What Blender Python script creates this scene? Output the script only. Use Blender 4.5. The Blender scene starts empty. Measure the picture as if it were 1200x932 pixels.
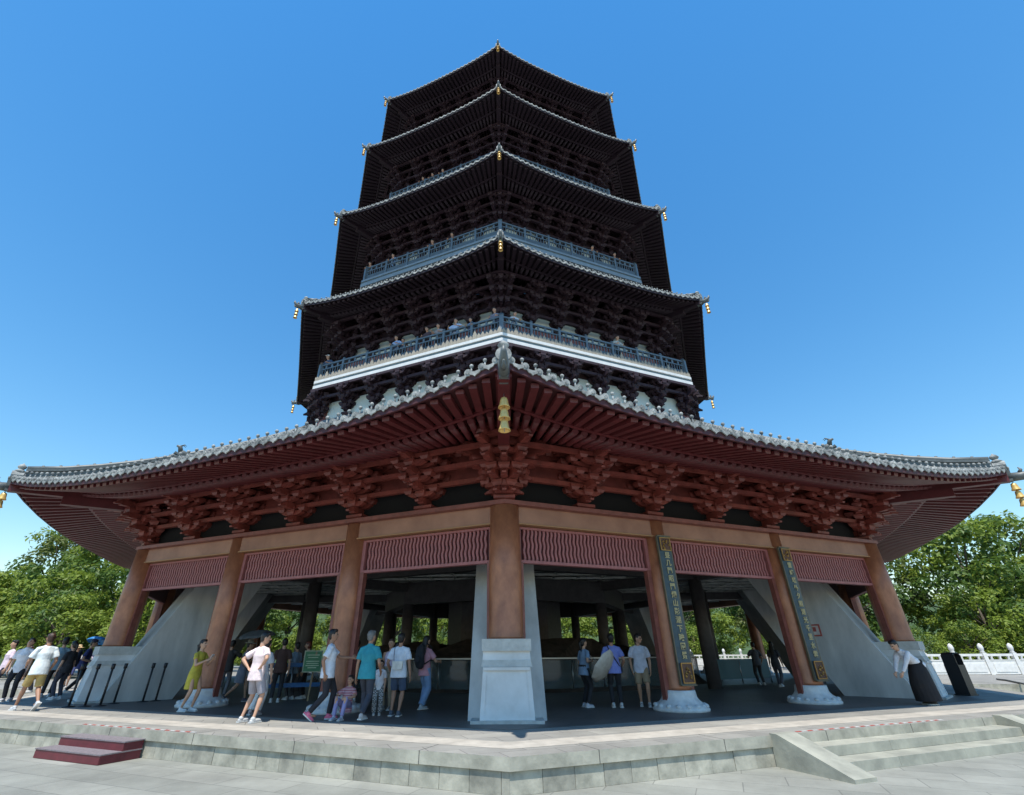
import bpy, math, random
from mathutils import Vector, Matrix, Euler
from math import sin, cos, tan, radians, pi, sqrt, atan2
random.seed(7)
scene = bpy.context.scene
COL = scene.collection
V = Vector
T8 = tan(pi/8); C8 = cos(pi/8)

# ---------------------------------------------------------------- camera
F_PX, PITCH, YAW, ROLL = 547.0, 28.9, 0.60, -0.35
CX = 582.0
CAM = V((-0.06, -30.3, 1.65))
cd = bpy.data.cameras.new('camera'); cam = bpy.data.objects.new('camera', cd); COL.objects.link(cam)
cd.sensor_fit = 'HORIZONTAL'; cd.sensor_width = 36; cd.lens = 36*F_PX/1200
cd.shift_x = (600-CX)/1200; cd.clip_start = 0.1; cd.clip_end = 3000
CR = Matrix.Rotation(radians(YAW), 4, 'Z') @ Matrix.Rotation(radians(90+PITCH), 4, 'X') @ Matrix.Rotation(radians(ROLL), 4, 'Z')
cam.matrix_world = Matrix.Translation(CAM) @ CR
scene.camera = cam
def ray(px, py):
    return (CR.to_3x3() @ V(((px-CX)/F_PX, (466-py)/F_PX, -1))).normalized()
def at(px, py, z):
    """spot on the level z that the camera sees there"""
    d = ray(px, py); t = (z-CAM.z)/d.z
    return CAM + d*t
def at_y(px, py, y):
    d = ray(px, py); t = (y-CAM.y)/d.y
    return CAM + d*t

# ---------------------------------------------------------------- materials
def mat(name, col, rough=.6, metal=0., noise=0., scale=6., bump=0., col2=None, bscale=None, spec=.5, stretch=None):
    m = bpy.data.materials.new(name); m.use_nodes = True
    nt = m.node_tree; b = nt.nodes['Principled BSDF']
    b.inputs['Roughness'].default_value = rough; b.inputs['Metallic'].default_value = metal
    b.inputs['Specular IOR Level'].default_value = spec
    c = tuple(col)+(1,)
    b.inputs['Base Color'].default_value = c
    m.diffuse_color = c
    if noise or bump:
        tc = nt.nodes.new('ShaderNodeTexCoord'); mp = nt.nodes.new('ShaderNodeMapping')
        nt.links.new(tc.outputs['Object'], mp.inputs[0])
        if stretch: mp.inputs['Scale'].default_value = stretch
        n = nt.nodes.new('ShaderNodeTexNoise'); n.inputs['Scale'].default_value = scale
        n.inputs['Detail'].default_value = 6; n.inputs['Roughness'].default_value = .62
        nt.links.new(mp.outputs[0], n.inputs['Vector'])
        if noise:
            rp = nt.nodes.new('ShaderNodeMapRange'); rp.inputs['From Min'].default_value = .3; rp.inputs['From Max'].default_value = .7
            nt.links.new(n.outputs['Fac'], rp.inputs['Value'])
            mx = nt.nodes.new('ShaderNodeMix'); mx.data_type = 'RGBA'
            k = 1-noise
            mx.inputs[6].default_value = tuple(x*k for x in (col2 or col))+(1,) if not col2 else tuple(col2)+(1,)
            mx.inputs[7].default_value = tuple(min(1, x*(1+noise*.6)) for x in col)+(1,)
            nt.links.new(rp.outputs[0], mx.inputs[0]); nt.links.new(mx.outputs[2], b.inputs['Base Color'])
        if bump:
            n2 = nt.nodes.new('ShaderNodeTexNoise'); n2.inputs['Scale'].default_value = bscale or scale*4
            n2.inputs['Detail'].default_value = 4
            nt.links.new(mp.outputs[0], n2.inputs['Vector'])
            bp = nt.nodes.new('ShaderNodeBump'); bp.inputs['Strength'].default_value = bump; bp.inputs['Distance'].default_value = .02
            nt.links.new(n2.outputs['Fac'], bp.inputs['Height']); nt.links.new(bp.outputs[0], b.inputs['Normal'])
    return m
def paving(name, c1, c2, joint, w, h, rot=0, mortar=.006, rough=.75, amt=.5):
    """stone slabs: brick pattern joints plus mottling"""
    m = bpy.data.materials.new(name); m.use_nodes = True
    nt = m.node_tree; b = nt.nodes['Principled BSDF']; L = nt.links.new
    b.inputs['Roughness'].default_value = rough
    tc = nt.nodes.new('ShaderNodeTexCoord'); mp = nt.nodes.new('ShaderNodeMapping'); mp.inputs['Rotation'].default_value[2] = rot
    L(tc.outputs['Object'], mp.inputs[0])
    br = nt.nodes.new('ShaderNodeTexBrick'); br.inputs['Scale'].default_value = 1
    br.inputs['Brick Width'].default_value = w; br.inputs['Row Height'].default_value = h
    br.inputs['Mortar Size'].default_value = mortar; br.inputs['Mortar Smooth'].default_value = .2
    br.inputs['Color1'].default_value = tuple(c1)+(1,); br.inputs['Color2'].default_value = tuple(c2)+(1,)
    br.inputs['Mortar'].default_value = tuple(joint)+(1,)
    L(mp.outputs[0], br.inputs['Vector'])
    n = nt.nodes.new('ShaderNodeTexNoise'); n.inputs['Scale'].default_value = .55; n.inputs['Detail'].default_value = 9; n.inputs['Roughness'].default_value = .7
    L(tc.outputs['Object'], n.inputs['Vector'])
    r = nt.nodes.new('ShaderNodeMapRange'); r.inputs['From Min'].default_value = .3; r.inputs['From Max'].default_value = .72
    r.inputs['To Min'].default_value = 1-amt*.5; r.inputs['To Max'].default_value = 1+amt*.35
    L(n.outputs['Fac'], r.inputs['Value'])
    mx = nt.nodes.new('ShaderNodeMix'); mx.data_type = 'RGBA'; mx.blend_type = 'MULTIPLY'; mx.inputs[0].default_value = 1
    L(br.outputs['Color'], mx.inputs[6]); L(r.outputs[0], mx.inputs[7]); L(mx.outputs[2], b.inputs['Base Color'])
    bp = nt.nodes.new('ShaderNodeBump'); bp.inputs['Strength'].default_value = .25; bp.inputs['Distance'].default_value = .02
    n2 = nt.nodes.new('ShaderNodeTexNoise'); n2.inputs['Scale'].default_value = 30; n2.inputs['Detail'].default_value = 4
    L(tc.outputs['Object'], n2.inputs['Vector']); L(n2.outputs['Fac'], bp.inputs['Height']); L(bp.outputs[0], b.inputs['Normal'])
    return m
M = {}
M['red'] = mat('red lacquered copper', (.205,.045,.034), .45, .0, .4, 2.5)
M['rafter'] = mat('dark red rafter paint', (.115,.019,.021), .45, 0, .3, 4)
M['red2'] = mat('bracket red darkened by shade', (.030,.012,.020), .7, 0, .3, 3)  # upper tier copy of the red, shade and haze put into the colour
M['rafter2'] = mat('rafter red darkened by shade', (.024,.010,.018), .7, 0, .3, 4)  # rafter red again, darkened for the shade under the upper eaves
M['board2'] = mat('boarding red darkened by shade', (.018,.009,.016), .7, 0, .3, 3)  # soffit boarding again, upper eave shade put into the colour
M['board'] = mat('soffit boarding', (.065,.013,.015), .6, 0, .3, 3)
M['col'] = mat('patinated bronze column', (.38,.155,.08), .40, .15, .35, 3.2, .12, bscale=30, col2=(.23,.085,.048), stretch=(1,1,.6))
M['beam'] = mat('bronze beam plate', (.34,.17,.11), .5, .1, .3, 1.1, col2=(.25,.115,.075))
M['plate'] = mat('reddish plank', (.22,.07,.055), .45, .1, .3, 5)
M['gold'] = mat('dull gold edging', (.36,.19,.09), .5, .3)
M['latt'] = mat('rose painted lattice', (.33,.115,.115), .5, .0, .2, 5)
M['lattback'] = mat('lattice backing', (.13,.045,.045), .7)
M['white'] = mat('white plastered stone', (.62,.63,.63), .8, 0, .22, 1.1, .2, col2=(.46,.47,.46))
M['whitest'] = mat('white carved stone', (.62,.63,.63), .7, 0, .2, 5, .2)
M['greycap'] = mat('grey stone cap', (.47,.48,.46), .75, 0, .2, 6, .2)
M['buttress'] = mat('painted buttress wall', (.53,.53,.51), .85, 0, .3, 1.3, .2, col2=(.34,.345,.34), stretch=(1,1,.3))
M['tile'] = mat('grey green roof tile', (.13,.14,.13), .5, .1, .4, 7)
M['tileend'] = mat('weathered tile end', (.35,.355,.335), .7, .0, .5, 5, .3, col2=(.085,.09,.09))
M['ridge'] = mat('ridge tile', (.13,.14,.135), .5, .1, .35, 6)
M['bell'] = mat('gilded bell', (.80,.52,.17), .35, .3, .2, 9)
M['rail'] = mat('blue grey painted balustrade', (.115,.15,.18), .5, .1, .25, 4)
M['railp'] = mat('balustrade panel', (.085,.115,.14), .6, .0, .3, 5)
M['fwhite'] = mat('balcony white band', (.66,.67,.66), .6, 0, .12, 3)
M['fgrey'] = mat('balcony grey blue band', (.20,.25,.29), .6, 0, .2, 3)
M['fteal'] = mat('balcony slate band', (.12,.17,.19), .5)
M['petal'] = mat('beige lotus petals', (.34,.30,.24), .7, 0, .3, 12)
M['plaster'] = mat('pale green plaster', (.58,.66,.64), .8, 0, .12, 2)
M['dark'] = mat('dark timber', (.035,.018,.018), .6, 0, .3, 3)
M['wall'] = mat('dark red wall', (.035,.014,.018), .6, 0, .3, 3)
M['void'] = mat('painted dark of bracket gaps', (.006,.005,.006), .9)  # near-black colour stands in for the darkness of open gaps
M['indark'] = mat('interior dark wood', (.085,.075,.075), .5, 0, .3, 4)
M['ceil'] = mat('interior ceiling board', (.38,.38,.36), .6, 0, .3, 1)
M['ceilrib'] = mat('interior ceiling rib', (.62,.62,.58), .5, 0, .25, 4)
M['brick'] = mat('ruin brick', (.075,.055,.045), .9, 0, .6, 3, .8)
M['inner'] = mat('smoked glass', (.02,.024,.026), .12, 0)
M['steel'] = mat('steel', (.3,.31,.32), .3, .8)
M['black'] = mat('black paint', (.018,.018,.02), .45)
M['boardblue'] = mat('slate blue couplet board', (.035,.065,.085), .45, .1, .3, 8)
M['goldleaf'] = mat('faded gold lettering', (.42,.36,.20), .45, .4, .2, 20)
M['goldrel'] = mat('gold relief', (.42,.24,.07), .4, .6, .3, 30)

# ---------------------------------------------------------------- mesh builder
class MB:
    def __init__(s): s.v = []; s.f = []; s.mi = []; s.sm = []
    def add(s, vs, fs, mi=0, sm=False):
        o = len(s.v); s.v.extend([V(p) for p in vs])
        for f in fs: s.f.append([i+o for i in f]); s.mi.append(mi); s.sm.append(sm)
    def box(s, c, d, mi=0, R=None):
        x, y, z = d[0]/2, d[1]/2, d[2]/2; c = V(c)
        vs = [V((a*x, b*y, e*z)) for e in (-1,1) for b in (-1,1) for a in (-1,1)]
        if R is not None: vs = [R @ p for p in vs]
        s.add([c+p for p in vs], [(0,2,3,1),(4,5,7,6),(0,1,5,4),(2,6,7,3),(0,4,6,2),(1,3,7,5)], mi)
    def hexa(s, b, t, mi=0):
        """bottom quad b, top quad t (same winding, ccw from above)"""
        s.add(list(b)+list(t), [(3,2,1,0),(4,5,6,7),(0,1,5,4),(1,2,6,5),(2,3,7,6),(3,0,4,7)], mi)
    def bar(s, p0, p1, w, h, mi=0, up=(0,0,1), w1=None, h1=None):
        p0 = V(p0); p1 = V(p1); d = (p1-p0).normalized(); up = V(up)
        if abs(d.dot(up)) > .98: up = V((0,1,0)) if abs(d.y) < .9 else V((1,0,0))
        x = d.cross(up).normalized(); u = x.cross(d).normalized()
        w1 = w if w1 is None else w1; h1 = h if h1 is None else h1
        q = lambda p, w, h: [p-x*w/2-u*h/2, p+x*w/2-u*h/2, p+x*w/2+u*h/2, p-x*w/2+u*h/2]
        s.add(q(p0,w,h)+q(p1,w1,h1), [(0,1,2,3),(7,6,5,4),(0,4,5,1),(1,5,6,2),(2,6,7,3),(3,7,4,0)], mi)
    def tube(s, pts, rad, n=8, mi=0, side=(1,0,0), sm=True, round_cap=False):
        """rad: list of r or (a,b); a is measured along side"""
        pts = [V(p) for p in pts]; rad = [(r, r) if not isinstance(r, tuple) else r for r in rad]; side = V(side)
        if round_cap:
            d0 = (pts[0]-pts[1]).normalized(); d1 = (pts[-1]-pts[-2]).normalized()
            m0 = min(rad[0]); m1 = min(rad[-1])
            P = []; Rr = []
            for t in (1, .86, .5): 
                k = sqrt(max(0, 1-t*t)); k = max(k, .08)
                P.append(pts[0]+d0*m0*t); Rr.append((rad[0][0]*k, rad[0][1]*k))
            P += pts; Rr += rad
            for t in (.5, .86, 1):
                k = sqrt(max(0, 1-t*t)); k = max(k, .08)
                P.append(pts[-1]+d1*m1*t); Rr.append((rad[-1][0]*k, rad[-1][1]*k))
            pts, rad = P, Rr
        vs = []; N = len(pts)
        for i, p in enumerate(pts):
            d = (pts[min(i+1, N-1)]-pts[max(i-1, 0)])
            d = d.normalized() if d.length > 1e-9 else V((0,0,1))
            u = side - d*side.dot(d)
            if u.length < .05: u = V((0,1,0)) - d*d.y
            if u.length < .05: u = V((0,0,1)) - d*d.z
            u.normalize(); w = d.cross(u)
            a, b = rad[i]
            vs += [p+u*a*cos(2*pi*k/n)+w*b*sin(2*pi*k/n) for k in range(n)]
        fs = [(i*n+k, i*n+(k+1)%n, (i+1)*n+(k+1)%n, (i+1)*n+k) for i in range(N-1) for k in range(n)]
        s.add(vs, fs, mi, sm)
        o = len(s.v)-len(vs)
        s.f.append([o+k for k in range(n)][::-1]); s.mi.append(mi); s.sm.append(False)
        s.f.append([o+(N-1)*n+k for k in range(n)]); s.mi.append(mi); s.sm.append(False)
    def ell(s, c, r, mi=0, R=None, n=12, m=8):
        c = V(c); vs = []; fs = []
        for j in range(m+1):
            t = pi*j/m
            for k in range(n):
                p = V((r[0]*sin(t)*cos(2*pi*k/n), r[1]*sin(t)*sin(2*pi*k/n), -r[2]*cos(t)))
                if j in (0, m): p = V((p.x+1e-4*cos(2*pi*k/n), p.y+1e-4*sin(2*pi*k/n), p.z))
                if R is not None: p = R @ p
                vs.append(c+p)
        fs = [(j*n+k, j*n+(k+1)%n, (j+1)*n+(k+1)%n, (j+1)*n+k) for j in range(m) for k in range(n)]
        fs.append(tuple(range(n))[::-1]); fs.append(tuple(m*n+k for k in range(n)))
        s.add(vs, fs, mi, True)
    def lathe(s, c, prof, n=16, mi=0, sm=True, mis=None):
        c = V(c); vs = []
        for r, z in prof: vs += [c+V((r*cos(2*pi*k/n), r*sin(2*pi*k/n), z)) for k in range(n)]
        N = len(prof)
        for i in range(N-1):
            m_ = mis[i] if mis else mi
            s.add([], [], 0)
        o = len(s.v); s.v.extend(vs)
        for i in range(N-1):
            for k in range(n):
                s.f.append([o+i*n+k, o+i*n+(k+1)%n, o+(i+1)*n+(k+1)%n, o+(i+1)*n+k]); s.mi.append(mis[i] if mis else mi); s.sm.append(sm)
        s.f.append([o+k for k in range(n)][::-1]); s.mi.append(mi); s.sm.append(False)
        s.f.append([o+(N-1)*n+k for k in range(n)]); s.mi.append(mi); s.sm.append(False)
    def prism(s, poly, z0, z1, mi=0, mit=None):
        n = len(poly); vs = [V((p[0], p[1], z0)) for p in poly]+[V((p[0], p[1], z1)) for p in poly]
        o = len(s.v); s.v.extend(vs)
        for k in range(n): s.f.append([o+k, o+(k+1)%n, o+n+(k+1)%n, o+n+k]); s.mi.append(mi); s.sm.append(False)
        s.f.append([o+k for k in range(n)][::-1]); s.mi.append(mi); s.sm.append(False)
        s.f.append([o+n+k for k in range(n)]); s.mi.append(mi if mit is None else mit); s.sm.append(False)
    def merge(s, other, Mx=None):
        o = len(s.v); s.v.extend([(Mx @ p) if Mx is not None else p.copy() for p in other.v])
        s.f.extend([[i+o for i in f] for f in other.f]); s.mi.extend(other.mi); s.sm.extend(other.sm)
    def mesh(s, name, mats):
        me = bpy.data.meshes.new(name); me.from_pydata([tuple(p) for p in s.v], [], s.f)
        for m in mats: me.materials.append(m)
        me.polygons.foreach_set('material_index', s.mi); me.polygons.foreach_set('use_smooth', s.sm)
        me.update(); return me
    def build(s, name, mats, parent=None, **k):
        if not isinstance(mats, (list, tuple)): mats = [mats]
        return obj(name, s.mesh(name, mats), parent, **k)
def obj(name, me, parent=None, loc=(0,0,0), rz=0, rot=None, sc=None):
    o = bpy.data.objects.new(name, me); COL.objects.link(o)
    o.location = loc; o.rotation_euler = rot if rot is not None else (0,0,rz)
    if sc is not None: o.scale = (sc,sc,sc) if not isinstance(sc, (tuple, list)) else sc
    if parent: o.parent = parent
    return o
def tag(o, label=None, cat=None, group=None, kind=None):
    if label: o['label'] = label
    if cat: o['category'] = cat
    if group: o['group'] = group
    if kind: o['kind'] = kind
    return o
def empty(name, loc=(0,0,0), rz=0, **k):
    o = bpy.data.objects.new(name, None); COL.objects.link(o); o.location = loc; o.rotation_euler = (0,0,rz); o.empty_display_size = .2
    return tag(o, **k) if k else o
def dup(root, loc, rz=None, label=None, sc=None):
    c = root.copy(); COL.objects.link(c); c.location = loc
    if rz is not None: c.rotation_euler = (0,0,rz)
    if sc is not None: c.scale = (sc,sc,sc)
    if label: c['label'] = label
    for ch in list(root.children):
        d = ch.copy(); COL.objects.link(d); d.parent = c
        for g in list(ch.children):
            e = g.copy(); COL.objects.link(e); e.parent = d
    return c
def dirv(phi, r=1, z=0):
    """phi 0 points at the camera side (-Y), positive to the right"""
    return V((r*sin(phi), -r*cos(phi), z))
# ---------------------------------------------------------------- people first (see end), pagoda here
ZF = .43            # terrace floor above plaza
FACES = [radians(22.5+45*k) for k in range(-4, 4)]
VIS = [radians(a) for a in (-67.5, -22.5, 22.5, 67.5)]
def octo(R, ph0=0): return [(R*sin(radians(45*k)+ph0), -R*cos(radians(45*k)+ph0)) for k in range(8)]
def ringprism(mb, R0, R1, z0, z1, mi=0, R0t=None, R1t=None):
    """octagonal band between inner R0 and outer R1"""
    R0t = R0 if R0t is None else R0t; R1t = R1 if R1t is None else R1t
    for k in range(8):
        a = octo(R0); b = octo(R1); at_ = octo(R0t); bt = octo(R1t); j = (k+1) % 8
        P = lambda q, z: V((q[0], q[1], z))
        vs = [P(b[k],z0),P(b[j],z0),P(a[j],z0),P(a[k],z0),P(bt[k],z1),P(bt[j],z1),P(at_[j],z1),P(at_[k],z1)]
        mb.add(vs, [(0,3,2,1),(4,5,6,7),(0,1,5,4),(2,3,7,6)], mi)

pagoda = empty('pagoda', (0,0,0), label='tall octagonal five storey red brown pagoda with grey tiled eaves filling the photo', cat='pagoda')

# ---- a roof tier
def roof(tierno, Re, ztip, droop, a_in, z_in, a_w, z_w, bow, nt, pw=3.2, conc=1.25):
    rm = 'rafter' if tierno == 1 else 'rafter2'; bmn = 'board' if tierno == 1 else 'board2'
    a_e = Re*C8; zm = ztip-droop; sme = a_e*T8
    def lift(q): return droop*(min(1, abs(q))**pw)
    def topz(a, s):
        v = (a_e-a)/(a_e-a_in); q = abs(s)/max(.01, a*T8)
        return zm+(z_in-zm)*(max(0, v)**conc if conc != 1 else v)+lift(min(1, q))*max(0, 1-v)**1.6
    def P(a, s, z): return V((s, -a, z))
    def bowed(a, s):
        v = (a_e-a)/(a_e-a_in); q = min(1, abs(s)/max(.01, a*T8)); return a-bow*(1-q**2.2)*max(0, 1-v)
    rt = MB(); ed = MB(); so = MB()
    # roof sheet
    NA, NS = 8, 14
    base = len(rt.v)
    vs = []; fs = []
    for i in range(NA+1):
        a = a_e+(a_in-a_e)*i/NA
        for j in range(NS+1):
            s = a*T8*(2*j/NS-1); vs.append(P(bowed(a, s), s, topz(a, s)))
    for i in range(NA):
        for j in range(NS):
            k = i*(NS+1)+j; fs.append((k, k+1, k+NS+2, k+NS+1))
    rt.add(vs, fs, 0, True)
    sp = 2*sme/nt
    for i in range(nt):
        s = -sme+sp*(i+.5)
        a1 = max(a_in, abs(s)/T8+.05); 
        if a1 > a_e-.1: continue
        K = 7; r = sp*.27; pts = []
        for k in range(K):
            a = a_e+(a1-a_e)*k/(K-1); pts.append(P(bowed(a, s), s, topz(a, s)+.02))
        vs = []
        for p in pts:
            for t in (0, 45, 90, 135, 180): vs.append(p+V((r*cos(radians(t)), 0, r*1.1*sin(radians(t)))))
        rt.add(vs, [(k*5+t, k*5+t+1, (k+1)*5+t+1, (k+1)*5+t) for k in range(K-1) for t in range(4)], 0, True)
        # end disc, bead on top
        p = pts[0]; d = V((0,-1,-.12)).normalized()
        rr = sp*(.26 if tierno == 1 else .23); dh = .62
        ed.tube([p+V((0,.03,.02)), p+d*.045+V((0,0,.02))], [rr, rr], 10, 0, sm=False)
        ed.tube([p+d*.045+V((0,0,.02)), p+d*.06+V((0,0,.02))], [rr*.62, rr*.5], 8, 0, sm=False)
        ed.tube([p+V((0,.12,.06)), p+V((0,.12,.10+r+.05))], [.022, .02], 6, 1, sm=True)
        ed.ell(p+V((0,.12,.16+r+.02)), (.045,.045,.045), 1, n=8, m=6)
    for i in range(nt+1):           # drip tile between two rows
        s = -sme+sp*i
        s = max(-sme+.04, min(sme-.04, s))
        a = a_e; z = topz(a, s); p = P(bowed(a, s), s, z)
        dh = .62; w = sp*.44; o = V((0,-.045,0)); th = V((0,.03,0))
        pr = [(-w,.07),(-w*1.02,.0),(-w*.7,-.09),(-w*.25,-.13),(0,-.19),(w*.25,-.13),(w*.7,-.09),(w*1.02,.0),(w,.07),(w*.5,.02),(0,.0),(-w*.5,.02)]
        f = [p+o+V((x,0,y*dh)) for x, y in pr]; b = [q+th for q in f]; n = len(pr)
        ed.add(f+b, [tuple(range(n)), tuple(range(2*n-1, n-1, -1))]+[(k, n+k, n+(k+1) % n, (k+1) % n) for k in range(n)], 0)
    # hidden edge board under the tiles + soffit sheet
    def sofz(a, s):
        t = (a_e-a)/(a_e-a_w); q = min(1, abs(s)/max(.01, a*T8))
        e = zm-.24+lift(q); w = z_w+lift(q)*.15
        return e+(w-e)*t
    vs = []; fs = []; NA2 = 5
    for i in range(NA2+1):
        a = a_e-.02+(a_w-a_e)*i/NA2
        for j in range(NS+1):
            s = a*T8*(2*j/NS-1); v = i/NA2; q = abs(s)/(a*T8)
            vs.append(P(a-bow*(1-q**2.2)*(1-v), s, sofz(a, s)+.09))
    for i in range(NA2):
        for j in range(NS):
            k = i*(NS+1)+j; fs.append((k, k+NS+1, k+NS+2, k+1))
    so.add(vs, fs, 1, True)
    for j in range(NS):             # fascia strip
        s0 = sme*(2*j/NS-1); s1 = sme*(2*(j+1)/NS-1)
        q = [P(bowed(a_e, s)+.005, s, topz(a_e, s)+dz) for s, dz in ((s0,-.18),(s1,-.18),(s1,.02),(s0,.02))]
        so.add(q+[p+V((0,.05,0)) for p in q], [(0,1,2,3),(7,6,5,4),(0,4,5,1)], 1)
    # rafters
    smw = a_w*T8; nr = int(nt*1.05); spr = 2*sme/nr
    for i in range(nr):
        s = -sme+spr*(i+.5); s0 = .55*smw
        si = s if abs(s) < s0 else (s0+(abs(s)-s0)*(smw-s0)/(sme-s0))*(1 if s > 0 else -1)
        tA, tB = 0, .50; tC = 1.0
        def pt(t, dz):
            a = a_e-.14+(a_w-a_e+.10)*t; ss = s+(si-s)*t; q = min(1, abs(ss)/(a*T8))
            return P(a-bow*(1-q**2.2)*(1-t)*1.0, ss, sofz(a, ss)+dz)
        so.bar(pt(.0,.01), pt(tB,.01), .165, .10, 0)
        q0, q1 = pt(.40,-.13), pt(tC,-.13)
        so.tube([q0, q1], [.088,.088], 6, 0, sm=True)
    # boards across under the flying rafters
    for j in range(NS):
        for t, dz, hh in ((.40,-.04,.07),):
            def pp(s_):
                a = a_e+(a_w-a_e)*t; s = a*T8*s_; q = abs(s_)
                return P(a-bow*(1-q**2.2)*(1-t), s, sofz(a, s)+dz)
            so.bar(pp(2*j/NS-1), pp(2*(j+1)/NS-1), .10, hh, 0)
    R_ = MB(); E_ = MB(); S_ = MB(); H_ = MB()
    for ph in FACES:
        Mx = Matrix.Rotation(ph, 4, 'Z')
        R_.merge(rt, Mx); E_.merge(ed, Mx); S_.merge(so, Mx)
    ro = R_.build('roof', [M['tile']], pagoda)
    E_.build('eave_tile_edge', [M['tileend'], M['tileend']], ro)
    S_.build('soffit', [M[rm], M[bmn]], ro)
    # hip ridges with finials, corner beams with snouts
    hr = MB(); K = 10
    def hip(r, dz): 
        a = r*C8; return V((0, -r, topz(a, a*T8)+dz))
    Rin = a_in/C8
    r1 = Re-.25; pts = [hip(r1+(Rin-r1)*k/K, .10) for k in range(K+1)]
    for p, q in zip(pts, pts[1:]): hr.bar(p, q, .24, .26, 0); hr.bar(p+V((0,0,.17)), q+V((0,0,.17)), .34, .08, 0)
    hr.tube([p+V((0,0,.26)) for p in pts], [.085]*len(pts), 8, 0)
    # end disc and knob over the tip
    hr.tube([V((0,-Re+.25,ztip+.12)), V((0,-Re-.05,ztip+.10))], [.15,.16], 12, 1, sm=False)
    hr.lathe((0,-Re+.12,ztip+.22), [(.12,0),(.15,.05),(.09,.10),(.06,.12),(.10,.15),(.12,.20),(.08,.26),(.03,.29),(.005,.33)], 12, 1)
    for k in range(9):
        r = r1-.35-k*.42
        if r < Rin: break
        p = hip(r, .44); hr.ell(p, (.05,.05,.05), 0, n=8, m=6)
    ho = []
    cb = MB()
    zs = lambda r: (ztip-.30)+(z_w-.02-(ztip-.30))*((Re-r)/(Re-a_w/C8))
    cb.bar((0,-Re+.05,ztip-.28), (0,-a_w/C8,zs(a_w/C8)-.14), .24, .30, 0)
    cb.bar((0,-Re+1.5*(Re-a_w/C8)/4.6,zs(Re-1.4)-.30), (0,-a_w/C8,zs(a_w/C8)-.42), .28, .28, 0)
    # snout ornament past the tip
    sn = .52 if tierno == 1 else .36
    cb.hexa([V((-.09,-Re-.02,ztip-.42)),V((.09,-Re-.02,ztip-.42)),V((.09,-Re+.25,ztip-.42)),V((-.09,-Re+.25,ztip-.42))],
            [V((-.12,-Re-.06,ztip-.06)),V((.12,-Re-.06,ztip-.06)),V((.12,-Re+.25,ztip-.06)),V((-.12,-Re+.25,ztip-.06))], 1)
    y = -Re-.04
    cb.tube([V((0,y+.1,ztip-.28)), V((0,y-sn*.4,ztip-.3)), V((0,y-sn*.75,ztip-.27)), V((0,y-sn,ztip-.18)), V((0,y-sn*1.02,ztip-.06))], [(.12,.14),(.1,.13),(.085,.1),(.06,.06),(.02,.02)], 8, 1)
    cb.tube([V((0,y-sn*.4,ztip-.18)), V((0,y-sn*.5,ztip-.10)), V((0,y-sn*.42,ztip-.02))], [.06,.045,.015], 6, 1)
    cb.tube([V((0,y-sn*.45,ztip-.38)), V((0,y-sn*.8,ztip-.42)), V((0,y-sn*.98,ztip-.36))], [.06,.045,.02], 6, 1)
    for k in range(8):
        ph = radians(45*k)
        if k == 0: hm, cm = hr.mesh('hip_ridge', [M['ridge'], M['tileend']]), cb.mesh('corner_beam', [M[rm], M['ridge']])
        obj('hip_ridge', hm, ro, rz=ph); obj('corner_beam', cm, ro, rz=ph)
    return ro, hip

tiers = {}
#                 tier Re    ztip  droop a_in   z_in   a_w    z_w   bow nt
tiers[1] = roof(1, 22.60, 6.76, .64, 12.35, 11.35, 16.85, 6.95, .10, 56)
tiers[2] = roof(2, 15.20, 18.42, .45, 10.75, 20.9, 11.2, 18.7, .08, 36)
tiers[3] = roof(3, 14.27, 26.25, .45, 9.9, 28.6, 9.9, 26.4, .08, 34)
tiers[4] = roof(4, 13.48, 34.05, .45, 9.3, 36.3, 9.4, 34.2, .08, 32)
tiers[5] = roof(5, 12.60, 41.25, .45, .9, 50.5, 8.6, 41.4, .08, 30, conc=1.35)
sp = MB(); sp.lathe((0,0,50.3), [(1.2,0),(1.1,.7),(.6,1.0),(.8,1.6),(.9,2.1),(.45,2.7),(.3,3.4),(.55,3.9),(.3,4.4),(.15,6),(.3,6.4),(.12,6.9),(.02,8.6)], 16)
sp.build('spire', M['gold'], pagoda)
# hip beasts on the lowest roof: part of the ridges
bm_ = MB()
bm_.ell((0,0,.28), (.16,.34,.2)); bm_.tube([(0,-.2,.3),(0,-.42,.55),(0,-.62,.5)], [.15,.13,.06], 8)
bm_.tube([(0,.25,.3),(0,.5,.5),(0,.5,.75),(0,.32,.72)], [.12,.09,.06,.02], 8)
for s in (-1,1): bm_.tube([(s*.07,-.42,.6),(s*.1,-.3,.78),(s*.12,-.14,.74)], [.035,.03,.01], 6)
bm_.box((0,0,.06), (.3,.9,.12))
bmesh_ = bm_.mesh('ridge_beast', [M['ridge']])
for k in range(8):
    ph = radians(45*k); p = tiers[1][1](18.3, .30); p = Matrix.Rotation(ph, 3, 'Z') @ p
    obj('ridge_beast', bmesh_, tiers[1][0], p, rot=(radians(-22), 0, ph), sc=.62)

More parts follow.
